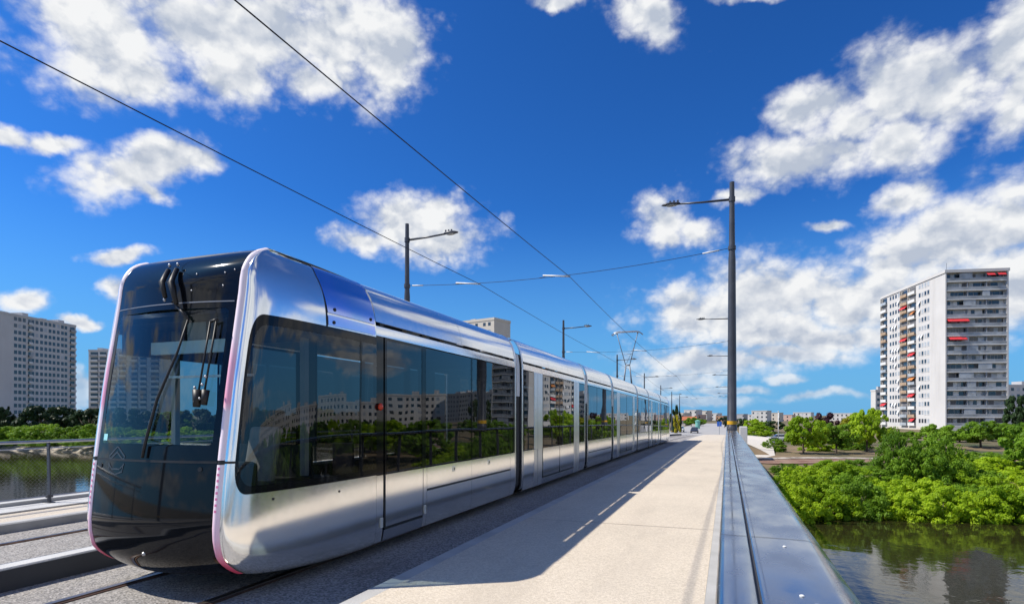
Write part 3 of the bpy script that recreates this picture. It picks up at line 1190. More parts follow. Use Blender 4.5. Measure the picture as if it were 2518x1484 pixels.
for end in (0, 1):
    near = end == 0
    st = 0.02 if near else 0.05
    # --- black mask: lower bowl, windscreen surround, head panel
    low = dense([(-1, 0), (1, 0), (1, R_SEAM), (-1, R_SEAM)], 0.04)
    surf_obj('nose_mask', M['black'], front_pt, [low], (0.05, 0.02), 1, end, tram, outf)
    rim = dense([(-1, R_SEAM), (1, R_SEAM), (1, R_HEAD), (-1, R_HEAD)], 0.04)
    hole = rrect(-0.915, 0.915, R_W0, R_W1, 0.05, 0.012)
    wf = surf_obj('windscreen_frame', M['black'], front_pt, [rim, hole], (0.05, 0.02), 1, end, tram, outf)
    surf_obj('windscreen', M['glass_front'], front_pt, [hole], (0.06, 0.02), 1, end, tram, outf)
    head = dense([(-1, R_HEAD), (1, R_HEAD), (1, 1), (-1, 1)], 0.04)
    surf_obj('head_panel', M['black'], front_pt, [head], (0.06, 0.02), 1, end, tram, outf)
    ribbon_on('mask_seam', M['blackmatt'], front_pt, [(s, R_SEAM) for s in lin(-1, 1, 30)], 'v', 0.012, 1, end, tram, outf, 0.004)
    ribbon_on('head_seam', M['panto'], front_pt, [(s, R_HEAD) for s in lin(-0.97, 0.97, 30)], 'v', 0.006, 1, end, tram, outf, 0.004)
    # silver brow along the top edge
    fn_b = lambda u, v: front_pt(u, 1.0) + Vector((0, v * 0.05, v * 0.012))
    surf_obj('roof_brow', M['silver_soft'], fn_b, [dense([(-1, 0), (1, 0), (1, 1), (-1, 1)], 0.1)], (0.1, 0.5), 1, end, tram, lambda p: Vector((0, -0.3, 1)))

    for side in (1, -1):
        # --- rose strip on the corner
        def strip_pt(u, v):
            (yn, zn), _ = nose_at(v)
            # gently rounded across: u 0 inner .. 1 outer
            t = T_IN + (T_OUT - T_IN) * u
            bulge = 0.012 * math.sin(PI * u)
            return Vector((t, yn + 0.02 * u * u - bulge, zn + (0.010 * math.sin(PI * u) if zn > 3.4 else 0)))
        tl = dense([(0, 0), (1, 0), (1, R_SEAM - 0.004), (0, R_SEAM - 0.004)], 0.04)
        cs_ = surf_obj('corner_strip', M['rose'], strip_pt, [tl], (0.2, 0.01), side, end, tram, outf)
        tl = dense([(0, R_SEAM + 0.004), (1, R_SEAM + 0.004), (1, 1), (0, 1)], 0.04)
        surf_obj('corner_strip', M['rose'], strip_pt, [tl], (0.2, 0.01), side, end, tram, outf)
        ribbon_on('strip_seam', M['blackmatt'], strip_pt, [(u, R_SEAM) for u in lin(0, 1, 6)], 'v', 0.013, side, end, tram, outf, -0.002)
        # pink lamp marks down the lower strip
        if near:
            for i in range(8):
                rr = r_of_z(1.37 - 0.06 * i)
                m = MB()
                vs = []
                for (du, dz) in ((0.30, -0.012), (0.62, -0.012), (0.62, 0.012), (0.30, 0.012)):
                    p = strip_pt(du, r_of_z(1.37 - 0.06 * i + dz)) + Vector((0, -0.004, 0))
                    w = world_of(p, side, end)
                    vs.append(w + Vector((0, 0, drop(w.y))) - Vector(TORG))
                m.add(vs, [[0, 1, 2, 3]])
                m.build('marker_lamp', M['pinkmark'], cs_)
        # --- silver cab side with its big window
        def wq(y_off, z):
            return None
        r0, r1 = r_of_z(1.10), r_of_z(2.965)
        q0 = 0.15
        hole = rrect(q0, 1.02, r0, r1, 0.13, 0.055, 10)
        # clip the hole at q = 1 so that it runs into the body glass
        hole_c = [(min(p[0], 1.0), p[1]) for p in hole if p[0] < 1.0]
        top_i = [p for p in hole_c]
        lo_poly = [(1.0, r0)]
        # outer silver region = U around the window
        left_side = sorted([p for p in hole if p[0] <= 0.6], key=lambda p: 0)
        # walk the rounded end from top to bottom
        arc = []
        n = 10
        ru, rv = 0.13, 0.055
        for i in range(n + 1):
            a = R(90 + 90 * i / n)
            arc.append((q0 + ru + ru * math.cos(a), r1 - rv + rv * math.sin(a)))
        for i in range(n + 1):
            a = R(180 + 90 * i / n)
            arc.append((q0 + ru + ru * math.cos(a), r0 + rv + rv * math.sin(a)))
        body = [(0.0, 0.0), (1.0, 0.0), (1.0, r0)] + arc[::-1] + [(1.0, r1), (1.0, 1.0), (0.0, 1.0)]
        surf_obj('cab_shell', M['silver'], side_pt, [dense(body, 0.03)], (0.04, 0.018), side, end, tram, outw)
        # black border then the clear pane
        ins = 0.030
        arc2 = []
        for i in range(n + 1):
            a = R(90 + 90 * i / n)
            arc2.append((q0 + 0.03 + ru + ru * math.cos(a), r1 - 0.020 - rv + rv * math.sin(a)))
        for i in range(n + 1):
            a = R(180 + 90 * i / n)
            arc2.append((q0 + 0.03 + ru + ru * math.cos(a), r0 + 0.014 + rv + rv * math.sin(a)))
        QR = 0.925
        border = [(1.0, r1)] + arc + [(1.0, r0), (QR, r0 + 0.014)] + arc2[::-1] + [(QR, r1 - 0.020)]
        border = [(1.0, r1)] + arc + [(1.0, r0)] + [(1.0, r0 + 0.014), ] + arc2[::-1] + [(1.0, r1 - 0.020)]
        cwf = surf_obj('cab_window_frame', M['black'], side_pt, [dense(border, 0.03)], (0.03, 0.012), side, end, tram, outw, off=0.003)
        pane = arc2 + [(0.905, r0 + 0.014), (0.905, r1 - 0.020)]
        surf_obj('cab_window', M['glass_cab'], side_pt, [dense(pane, 0.04)], (0.05, 0.02), side, end, tram, outw, off=0.001)
        pane2 = [(0.918, r0 + 0.014), (1.0, r0 + 0.014), (1.0, r1 - 0.020), (0.918, r1 - 0.020)]
        surf_obj('cab_window', M['glass_dark'], side_pt, [dense(pane2, 0.04)], (0.05, 0.02), side, end, tram, outw, off=0.001)
        ribbon_on('window_post', M['black'], side_pt, [(0.912, r_) for r_ in lin(r0, r1, 16)], 'u', 0.022, side, end, tram, outw, 0.004)
        # seams: waist seam to the window, roof panel seams
        qa = lin(0.0, q0, 6)
        ribbon_on('waist_seam', M['blackmatt'], side_pt, [(q, R_SEAM) for q in qa], 'v', 0.012, side, end, tram, outw, 0.003)
        rs = lin(r1, 1.0, 14)
        ribbon_on('panel_seam', M['blackmatt'], side_pt, [(q_of_y(5.78, r_), r_) for r_ in rs], 'u', 0.013, side, end, tram, outw, 0.003)
        rz = r_of_z(3.13)
        # bluish film panel behind the seam
        ra = r_of_z(3.145)
        pn = [(q_of_y(5.80, ra), ra), (0.992, ra), (0.992, 0.985), (q_of_y(5.80, 0.985), 0.985)]
        sp_ = surf_obj('roof_side_panel', M['iri'], side_pt, [dense(pn, 0.02)], (0.03, 0.015), side, end, tram, outw, off=0.007)
        rb_, rc_ = r_of_z(2.985), r_of_z(3.115)
        pn = [(q_of_y(5.80, rb_), rb_), (0.992, rb_), (0.992, rc_), (q_of_y(5.80, rc_), rc_)]
        surf_obj('window_head_panel', M['iri'], side_pt, [dense(pn, 0.02)], (0.03, 0.01), side, end, tram, outw, off=0.007)
        if near:
            for (yy, zz) in ((5.93, 3.20), (6.68, 3.20), (5.9, 3.03)):
                rr = r_of_z(zz)
                p = side_pt(q_of_y(yy, rr), rr)
                w = world_of(p, side, end)
                m = tb()
                m.tube([w + Vector((0.000 * side, 0, 0)), w + Vector((0.016 * side, 0, 0))], 0.022, 10)
                m.build('panel_bolt', M['blackmatt'], sp_)
            for (yy, zz) in ((4.95, 1.02), (6.0, 0.98)):
                rr = r_of_z(zz)
                p = side_pt(q_of_y(yy, rr), rr)
                w = world_of(p, side, end)
                m = tb()
                m.tube([w, w + Vector((0.006 * side, 0, 0))], 0.014, 10)
                m.build('jacking_plug', M['blackmatt'], tram)
    # --- roof of the cab and its underside
    V = []
    m = tb()
    rows = lin(0, 1, 14)
    nn_ = 13
    vs, fs = [], []
    for a in rows:
        yy = 5.10 + (TA - 5.10) * a
        for j in range(nn_):
            s = -1 + 2 * j / (nn_ - 1)
            t = s * (T_OUT * (1 - a) + 0.88 * a)
            if a == 0: t = s * T_OUT
            p = Vector((t, yy, 3.727 + (0.006 + 0.05 * a) * (1 - s * s) + 0.010 * math.sin(PI * a)))
            w = world_of(p, 1, end)
            vs.append(w)
    for i in range(14):
        for j in range(nn_ - 1):
            fs.append([i * nn_ + j, i * nn_ + j + 1, (i + 1) * nn_ + j + 1, (i + 1) * nn_ + j])
    m.add(vs, fs)
    m.build('cab_roof', M['silver'], tram, smooth=True)
    m = tb()
    vs, fs = [], []
    for i, s in enumerate(lin(-1, 1, 16)):
        p = front_pt(s, 0.0)
        vs.append(world_of(p + Vector((0, 0.01, 0.01)), 1, end))
        vs.append(world_of(Vector((s * 1.08, TA, 0.14)), 1, end))
    for i in range(16):
        fs.append([2 * i, 2 * i + 2, 2 * i + 3, 2 * i + 1])
    m.add(vs, fs)
    m.build('underside', M['under'], tram)

    # --- cabin inside: desk, ceiling, blind, driver seat, rear partition
    def ib(name, mat, t0, t1, y0, y1, z0, z1, par=tram, bev=0.0):
        m = tb()
        a, b2 = (y0, y1) if end == 0 else ((TA + TB) - y1, (TA + TB) - y0)
        m.box(TX + t0, TX + t1, a, b2, z0, z1)
        return m.build(name, mat, par, bevel=bev)
    ib('cab_floor', M['interior'], -1.05, 1.05, 4.75, TA + 0.1, 0.36, 0.42)
    ib('cab_ceiling', M['interior'], -1.0, 1.0, 4.98, TA + 0.1, 2.98, 3.04)
    desk = ib('driver_desk', M['interior'], -0.86, 0.86, 4.62, 5.05, 0.5, 1.40, bev=0.05)
    ib('desk_console', M['interior_mid'], -0.70, 0.45, 4.70, 5.0, 1.402, 1.47, desk, 0.02)
    ib('desk_display', M['red'], 0.42, 0.66, 4.72, 4.80, 1.472, 1.50, desk, 0.008)
    ib('sun_blind', M['interior_pale'], -0.62, 0.78, 4.93, 4.98, 2.60, 2.74)
    ib('blind_box', M['interior_mid'], -0.16, 0.12, 5.02, 5.12, 2.76, 2.96)
    ib('light_tube', M['insul'], -0.42, 0.80, 5.0, 5.03, 2.33, 2.355)
    st_ = ib('driver_seat', M['seat'], -0.32, 0.16, 5.62, 6.06, 0.86, 0.98, bev=0.04)
    m = tb()
    Mx = Matrix.Translation((TX - 0.08, (6.08 if near else TA + TB - 6.08), 1.34)) @ Matrix.Rotation(R(-12 if near else 12), 4, 'X')
    m.box(-0.24, 0.24, -0.05, 0.05, -0.40, 0.42, M4=Mx)
    m.build('seat_back', M['seat'], st_, bevel=0.04)
    ib('seat_pedestal', M['interior'], -0.20, 0.04, 5.72, 5.96, 0.42, 0.86, st_)
    ib('cab_partition', M['interior'], -1.1, 0.35, 6.52, 6.56, 0.42, 1.5)
    ib('cab_partition', M['interior'], -1.1, -0.95, 6.52, 6.56, 1.5, 2.97)
    ib('cab_partition', M['interior'], 0.30, 0.42, 6.52, 6.56, 1.5, 2.97)
    ib('cab_post', M['interior_mid'], 0.98, 1.05, 5.55, 5.62, 1.2, 2.98)
    ib('cab_post', M['interior_mid'], -1.05, -0.98, 5.55, 5.62, 1.2, 2.98)
    ib('cab_locker', M['interior'], -1.1, 1.1, 4.85, TA + 0.1, 0.43, 1.06)
    ib('cab_header', M['interior'], -1.12, -1.06, 4.95, TA, 2.62, 2.98)
    ib('cab_header', M['interior'], 1.06, 1.12, 5.15, TA, 2.80, 2.98)

# front fittings: wiper arms, a modelled pole reflection, camera arms, mask studs, emblem and sticker (near cab only carries what shows)
def fp(s, z, off=0.0):
    r_ = r_of_z(z)
    p = front_pt(s, r_)
    e = 1e-3
    n = (front_pt(s + e, r_) - front_pt(s - e, r_)).cross(front_pt(s, r_ + e) - front_pt(s, r_ - e)).normalized()
    if n.y > 0: n = -n
    return world_of(p + n * off, 1, 0)


m = tb()
m.tube([fp(-0.06, 3.46, 0.03), fp(-0.02, 3.30, 0.075), fp(0.05, 3.14, 0.06)], [0.024, 0.030, 0.022], 10)
wa = m.build('wiper_arm', M['blackmatt'], tram, smooth=True)
m = tb()
m.tube([fp(0.08, 3.46, 0.03), fp(0.13, 3.29, 0.08), fp(0.24, 3.06, 0.06)], [0.024, 0.030, 0.024], 10)
m.build('wiper_arm', M['blackmatt'], tram, smooth=True)
for (s, z) in ((-0.06, 3.50), (0.08, 3.50), (0.03, 3.12), (0.22, 3.10)):
    m = tb()
    c = fp(s, z, 0.05)
    m.ball(c, 0.017, 0.017, 0.022, 10, 6)
    m.build('pivot_cap', M['steel'], wa, smooth=True)
m = tb()
m.tube([fp(0.24, 3.04, 0.05), fp(0.42, 2.90, 0.035)], 0.014, 8)
m.tube([fp(0.42, 2.90, 0.035), fp(0.33, 2.55, 0.03), fp(0.12, 2.06, 0.03), fp(0.02, 1.62, 0.03), fp(0.0, 1.46, 0.03)], [0.010, 0.012, 0.015, 0.017, 0.014], 8)
m.build('pole_reflection_rod', M['blackmatt'], tram, smooth=True)  # dark rod standing in for a lamp post's reflection in the nose
m = tb()
for ds in (0, 0.075):
    m.tube([fp(0.74 + ds, 2.86, 0.05), fp(0.73 + ds, 2.5, 0.05), fp(0.71 + ds, 2.14, 0.045)], 0.010, 8)
m.tube([fp(0.74, 2.86, 0.05), fp(0.83, 2.88, 0.05)], 0.014, 8)
mi = m.build('mirror_rods', M['blackmatt'], tram, smooth=True)
mi.name = 'mirror_bracket'
m = tb()
m.tube([fp(0.70, 2.15, 0.05), fp(0.71, 1.98, 0.05)], [0.05, 0.035], 10)
m.tube([fp(0.80, 2.15, 0.05), fp(0.80, 2.0, 0.05)], [0.04, 0.03], 10)
m.build('mirror_camera', M['blackmatt'], mi, smooth=True)
for (s, z) in ((0.68, 2.17), (0.77, 2.2), (0.80, 2.28), (0.70, 2.03), (0.76, 2.06)):
    m = tb()
    m.ball(fp(s, z, 0.075), 0.014, 0.014, 0.016, 8, 6)
    m.build('camera_screw', M['steel'], mi, smooth=True)
for (s, z) in ((0.80, 3.40), (0.92, 3.43), (0.80, 3.26), (0.20 + 0.2, 3.40), (0.37, 3.22)):
    m = tb()
    m.ball(fp(s, z, 0.003), 0.011, 0.008, 0.011, 8, 6)
    m.build('head_screw', M['steel'], tram, smooth=True)
for s in (-0.86, 0.80):
    m = tb()
    m.tube([fp(s, 1.36, 0.001), fp(s, 1.36, 0.008)], 0.024, 12)
    m.build('mask_plug', M['blackmatt'], tram)
m = tb()
m.tube([fp(0.06, 0.50, 0.0), fp(0.06, 0.50, 0.012)], [0.022, 0.016], 10)
m.build('tow_eye_cover', M['steel'], tram)
# pale outline emblem: a peaked house-shaped frame over a broad chevron
def emblem(poly, w, name):
    m = tb()
    n = len(poly)
    for i in range(n):
        a, b2 = poly[i], poly[(i + 1) % n]
        dx, dz = b2[0] - a[0], b2[1] - a[1]
        ln_ = math.hypot(dx, dz)
        nx_, nz_ = -dz / ln_ * w, dx / ln_ * w
        m.add([fp(a[0], a[1], 0.004), fp(b2[0], b2[1], 0.004), fp(b2[0] + nx_, b2[1] + nz_, 0.004), fp(a[0] + nx_, a[1] + nz_, 0.004)], [[0, 1, 2, 3]])
    return m.build(name, M['emblem'], tram)


emblem([(-0.52, 1.56), (-0.36, 1.455), (-0.40, 1.448), (-0.52, 1.52), (-0.64, 1.448), (-0.68, 1.455)], 0.018, 'emblem')
emblem([(-0.68, 1.395), (-0.66, 1.30), (-0.52, 1.265), (-0.38, 1.30), (-0.36, 1.395), (-0.44, 1.34), (-0.60, 1.34)], 0.016, 'emblem')
m = tb()
vs = [fp(-0.88, 1.63, 0.003), fp(-0.79, 1.63, 0.003), fp(-0.79, 1.70, 0.003), fp(-0.88, 1.70, 0.003)]
m.add(vs, [[0, 1, 2, 3]])
m.build('windscreen_sticker', M['cyan'], tram, fix=False)
m = tb()
m.ball((TX + 1.225, 6.86, 2.02), 0.035, 0.045, 0.05, 12, 8)
m.build('door_lamp', M['red'], tram, smooth=True)

# ------------------------------------------------------------------ straight body
Z0, Z1, Z2, Z3 = 1.085, 2.985, 3.118, 3.172
LOW = [(1.10, .13), (1.16, .17), (1.185, .30), (1.197, .55), (1.2, .78), (1.2, Z0)]


def low_at(z):
    for (a, b2) in zip(LOW, LOW[1:]):
        if a[1] <= z <= b2[1]:
            k = (z - a[1]) / (b2[1] - a[1])
            return a[0] + (b2[0] - a[0]) * k
    return LOW[-1][0]


def panel(name, mat, y0, y1, za, zb, side, par=tram, off=0.0, th=0.02):
    """skirt or door panel following the section between two heights, real thickness"""
    zs = [za] + [z for (_, z) in LOW if za < z < zb] + [zb]
    sec = [(TX + side * (low_at(z) + off), z) for z in zs]
    sec += [(TX + side * (low_at(z) + off - th), z) for z in reversed(zs)]
    m = tb()
    m.sweep(sec, [y0, (y0 + y1) / 2, y1], close=True)
    return m.build(name, mat, par, smooth=True, autosm=35)


def wall_box(name, mat, y0, y1, z0, z1, side, t0, t1, par=tram, bev=0.0):
    m = tb()
    m.box(TX + side * t0, TX + side * t1, y0, y1, z0, z1)
    return m.build(name, mat, par, bevel=bev)


def pane(y0, y1, side, par=tram, z0=Z0 + 0.02, z1=Z1 - 0.02):
    m = tb()
    bulge = 0.006
    n = 6
    vs, fs = [], []
    for i in range(n + 1):
        y = y0 + (y1 - y0) * i / n
        vs += [(TX + side * 1.196, y, z0), (TX + side * 1.196, y, z1)]
    for i in range(n):
        fs.append([2 * i, 2 * i + 1, 2 * i + 3, 2 * i + 2])
    m.add(vs, fs)
    o = m.build('window', M['glass_dark'], par, fix=False)
    return o


def fairing(y0, y1, side):
    sec = spline([(1.186, Z3), (1.150, 3.36), (1.09, 3.52), (1.0, 3.64), (.90, 3.712), (.80, 3.728)], 24)
    inn = [(t - 0.022, z - 0.012 if z > 3.3 else z) for (t, z) in sec]
    m = tb()
    m.sweep([(TX + side * t, z) for (t, z) in sec] + [(TX + side * t, z) for (t, z) in reversed(inn)], [y0, (y0 + y1) / 2, y1], close=True)
    return m.build('roof_fairing', M['silver'], tram, smooth=True, autosm=40)


MODS = [(6.8, 12.30), (12.90, 19.15), (19.65, 23.95), (24.45, 31.15), (31.65, 35.95), (36.45, 42.70), (43.30, 48.80)]


def mir(y):
    return TA + TB - y


def module(i, y0, y1):
    # floor, ceiling, roof deck
    m = tb(); m.box(TX - 1.14, TX + 1.14, y0, y1, 0.30, 0.36); m.build('saloon_floor', M['interior'], tram)
    m = tb(); m.box(TX - 1.10, TX + 1.10, y0, y1, 3.00, 3.06); m.build('saloon_ceiling', M['interior_mid'], tram)
    m = tb(); m.box(TX - 1.12, TX + 1.12, y0 + 0.02, y1 - 0.02, 3.062, 3.10); m.build('roof_deck', M['under'], tram)
    m = tb()
    for (a, b2) in ((y0 + 0.5, y0 + 1.9), (y0 + 2.4, min(y0 + 3.6, y1 - 0.3))):
        m.box(TX - 0.55, TX + 0.55, a, b2, 3.10, 3.52)
    m.build('roof_equipment', M['interior'], tram, bevel=0.03)
    kind = ['cab', 'door', 'plain', 'door', 'plain', 'door', 'cab'][i]
    flip = (i == 6)
    Y = (lambda y: mir(y)) if flip else (lambda y: y)

    def span(a, b2):
        a, b2 = Y(a), Y(b2)
        return (min(a, b2), max(a, b2))
    for side in (1, -1):
        # upper band and fairings
        m = tb()
        m.sweep([(TX + side * t, z) for (t, z) in ((1.2, Z1), (1.197, Z1 + 0.06), (1.186, Z2), (1.166, Z2), (1.178, Z1))], [y0, y1], close=True)
        m.build('window_head_panel', M['silver'], tram, smooth=True, autosm=40)
        L_ = y1 - y0
        nf = 3 if L_ > 5.8 else 2
        for k in range(nf):
            fairing(y0 + L_ * k / nf + 0.006, y0 + L_ * (k + 1) / nf - 0.006, side)
        # brackets in the slot under the fairing
        yy = y0 + 0.12
        q = 0
        while yy < y1 - 0.1:
            ln2 = (0.10, 0.16, 0.10, 0.5)[q % 4]
            m = tb()
            m.box(TX + side * 1.10, TX + side * 1.176, yy, min(yy + ln2, y1 - 0.02), Z2 - 0.02, Z3 + 0.03)
            m.build('fairing_bracket', M['blackmatt'], tram)
            yy += (0.62, 0.45, 0.5, 0.95)[q % 4] + ln2
            q += 1

        # dark inner lining below the windows
        wall_box('inner_lining', M['interior'], y0, y1, 0.14, Z0 - 0.03, side, 1.05, 1.07)

        # glazing by kind
        def win(a, b2):
            s0, s1 = span(a, b2)
            pane(s0 + 0.012, s1 - 0.012, side)

        def post(a, b2, mat='black', z0=Z0, z1=Z1, t0=1.15, t1=1.2):
            s0, s1 = span(a, b2)
            return wall_box('window_post', M[mat], s0, s1, z0, z1, side, t0, t1)

        def skirt(a, b2, za=.13, zb=Z0, name='skirt_panel', mat='silver'):
            s0, s1 = span(a, b2)
            return panel(name, M[mat], s0 + 0.004, s1 - 0.004, za, zb, side)

        def door(a, b2):
            """one sliding leaf: glazed upper part, silver lower part, dark seal"""
            s0, s1 = span(a, b2)
            dr = panel('door', M['silver'], s0 + 0.02, s1 - 0.02, 0.36, Z0, side, off=0.004)
            m = tb()
            m.box(TX + side * 1.203, TX + side * 1.19, s0 + 0.02, s1 - 0.02, Z0 + 0.0, Z1 - 0.03)
            m2 = tb()
            n = 3
            vs, fs = [], []
            for k in range(n + 1):
                y = s0 + 0.05 + (s1 - s0 - 0.10) * k / n
                vs += [(TX + side * 1.202, y, Z0 + 0.004), (TX + side * 1.202, y, Z1 - 0.04)]
            for k in range(n):
                fs.append([2 * k, 2 * k + 1, 2 * k + 3, 2 * k + 2])
            m2.add(vs, fs)
            m2.build('door_window', M['glass_dark'], dr, fix=False)
            m3 = tb()
            for (a2, b3) in ((s0 + 0.0, s0 + 0.05), (s1 - 0.05, s1)):
                m3.box(TX + side * 1.206, TX + side * 1.17, a2, b3, Z0 + 0.002, Z1 - 0.005)
            m3.box(TX + side * 1.206, TX + side * 1.17, s0 + 0.05, s1 - 0.05, Z1 - 0.04, Z1 - 0.005)
            m3.build('door_frame', M['black'], dr)
            m4 = tb()
            e = s0 if not flip else s1
            m4.box(TX + side * 1.204, TX + side * 1.15, e - 0.014, e + 0.022, 0.345, Z0)
            m4.build('door_seal', M['blackmatt'], dr)
            m5 = tb()
            m5.box(TX + side * 1.20, TX + side * 1.12, s0 + 0.02, s1 - 0.02, 0.325, 0.352)
            m5.build('door_sill', M['blackmatt'], dr)
            panel('door_step', M['silver_soft'], s0 + 0.004, s1 - 0.004, .13, 0.318, side)
            return dr

        if kind == 'cab':
            post(6.8, 6.97); skirt(6.8, 6.97)
            door(7.0, 8.10)
            post(8.10, 8.18); skirt(8.10, 8.22)
            win(8.18, 9.93); post(9.93, 9.98); win(9.98, 12.18); post(12.18, 12.30)
            for (a, b2) in ((8.22, 9.95), (9.95, 12.02)):
                skirt(a, b2, .13, 0.715)
                skirt(a, b2, 0.75, Z0)
                s0, s1 = span(a, b2)
                wall_box('skirt_groove', M['blackmatt'], s0, s1, 0.712, 0.752, side, 1.15, 1.178)
                if side == 1:
                    c = (s0 + s1) / 2 + (0.1 if a < 9 else -0.2)
                    wall_box('filler_flap', M['silver_soft'], c - 0.06, c + 0.06, 0.94, 1.03, side, 1.195, 1.204, bev=0.004)
                    wall_box('flap_latch', M['blackmatt'], c + 0.015, c + 0.035, 0.97, 1.0, side, 1.2045, 1.207)
            skirt(12.02, 12.30)
            for yy in (6.93, 8.16):
                s0, s1 = span(yy - 0.035, yy + 0.035)
                wall_box('door_button', M['lens'], s0, s1, 0.36, 0.50, side, 1.19, 1.204, bev=0.006)
        elif kind == 'door':
            d = (y1 - y0)
            a0 = y0 + 0.12
            c = (y0 + y1) / 2
            A = [(y0 + 0.05, y0 + 0.80, 'w'), (y0 + 0.80, y0 + 1.50, 'p'), (y0 + 1.50, c, 'd'), (c, y1 - 1.50, 'd'), (y1 - 1.50, y1 - 0.80, 'p'), (y1 - 0.80, y1 - 0.05, 'w')]
            for (a, b2, k2) in A:
                if k2 == 'w':
                    win(a, b2); skirt(a - 0.05 if a < c else a, b2 if a < c else b2 + 0.05)
                elif k2 == 'p':
                    pp = wall_box('door_pocket_panel', M['door_silver'], a + 0.01, b2 - 0.01, Z0 - 0.0, Z1 - 0.004, side, 1.16, 1.204, bev=0.006)
                    skirt(a, b2, mat='door_silver')
                    m = tb()
                    for yy in (a + (b2 - a) * 0.36, a + (b2 - a) * 0.42):
                        m.box(TX + side * 1.2045, TX + side * 1.202, yy, yy + 0.008, 0.2, Z1 - 0.02)
                    m.build('panel_line', M['steel'], pp)
                else:
                    door(a, b2)
        else:
            n = 3
            for k in range(n):
                a = y0 + 0.08 + (y1 - y0 - 0.16) * k / n
                b2 = y0 + 0.08 + (y1 - y0 - 0.16) * (k + 1) / n
                win(a + (0.02 if k else 0), b2)
                if k: post(a - 0.02, a + 0.03)
                za = 0.60
                skirt(a, b2, .13, 0.66); skirt(a, b2, 0.69, Z0)
                wall_box('skirt_groove', M['blackmatt'], a, b2, 0.657, 0.692, side, 1.15, 1.176)
            post(y0, y0 + 0.08); post(y1 - 0.08, y1)
            skirt(y0, y0 + 0.08); skirt(y1 - 0.08, y1)
    # seats and grab poles show through the glass
    yy = y0 + 1.6
    while yy < y1 - 0.7:
        if kind == 'door' and abs(yy - (y0 + y1) / 2) < 1.6:
            m = tb()
            m.tube([(TX + 0.25, yy, 0.36), (TX + 0.25, yy, 3.0)], 0.018, 8)
            m.build('grab_pole', M['yellow'] if False else M['steel'], tram, smooth=True)
        else:
            for t in (-0.82, 0.82):
                m = tb()
                m.box(TX + t - 0.22, TX + t + 0.22, yy, yy + 0.42, 0.74, 0.82)
                st_ = m.build('passenger_seat', M['seat_dark'], tram, bevel=0.03)
                m = tb()
                m.box(TX + t - 0.22, TX + t + 0.22, yy + 0.40, yy + 0.46, 0.82, 1.42)
                m.build('seat_back', M['seat_dark'], st_, bevel=0.02)
        yy += 1.05


for i, (a, b2) in enumerate(MODS):
    module(i, a, b2)

# ------------------------------------------------------------------ bellows between the cars
for (a, b2) in zip(MODS, MODS[1:]):
    y0, y1 = a[1], b2[0]
    m = tb()
    prof = [(1.0, 0.20), (1.09, 0.30), (1.13, 0.6), (1.13, 3.0), (1.08, 3.25), (0.95, 3.45), (0.7, 3.52)]
    n = 9
    ys = lin(y0, y1, 2 * n)
    vs, fs = [], []
    full = [(t, z) for (t, z) in prof] + [(-t, z) for (t, z) in reversed(prof)]
    for i, y in enumerate(ys):
        k = 0.0 if i % 2 == 0 else -0.035
        for (t, z) in full:
            vs.append((TX + t + (k if t > 0 else -k), y, z + (k if z > 3.1 else 0)))
    w = len(full)
    for i in range(len(ys) - 1):
        for j in range(w - 1):
            fs.append([i * w + j, i * w + j + 1, (i + 1) * w + j + 1, (i + 1) * w + j])
        fs.append([i * w + w - 1, i * w, (i + 1) * w, (i + 1) * w + w - 1])
    m.add(vs, fs)
    bl = m.build('gangway_bellows', M['rubber'], tram)
    for side in (1, -1):
        # silver end hoops of each car and the pale cover plate on the shoulder
        for (p0, p1) in ((y0 + 0.005, y0 + 0.10), (y1 - 0.10, y1 - 0.005)):
            m = tb()
            sec = spline([(1.13, 0.2), (1.185, 0.45), (1.19, 1.6), (1.188, 3.0), (1.15, 3.38), (1.03, 3.62), (0.86, 3.735)], 26)
            m.sweep([(TX + side * t, z) for (t, z) in sec] + [(TX + side * (t - 0.03), z - 0.004) for (t, z) in reversed(sec)], [p0, p1], close=True)
            m.build('car_end_hoop', M['silver_soft'], tram, smooth=True, autosm=40)
        m = tb()
        m.sweep([(TX + side * 1.195, 2.35), (TX + side * 1.20, 2.5), (TX + side * 1.195, 3.05), (TX + side * 1.16, 3.3), (TX + side * 1.145, 3.3), (TX + side * 1.18, 3.05), (TX + side * 1.18, 2.35)],
                [y0 + 0.12, y0 + 0.33], close=True)
        m.build('shoulder_plate', M['shutter'], bl, smooth=True, autosm=40)

# ------------------------------------------------------------------ bogies
for cy in (9.6, 21.8, 33.8, 46.0):
    m = tb()
    m.box(TX - 0.98, TX + 0.98, cy - 1.25, cy + 1.25, 0.22, 0.40)
    bg_ = m.build('bogie', M['under'], tram, bevel=0.04)
    for dy in (-0.85, 0.85):
        for s in (-1, 1):
            m = tb()
            m.tube([(TX + s * 0.66, cy + dy, 0.30), (TX + s * 0.78, cy + dy, 0.30)], 0.29, 20)
            m.tube([(TX + s * 0.78, cy + dy, 0.30), (TX + s * 0.86, cy + dy, 0.30)], 0.09, 12)
            m.build('wheel', M['steel'], bg_)

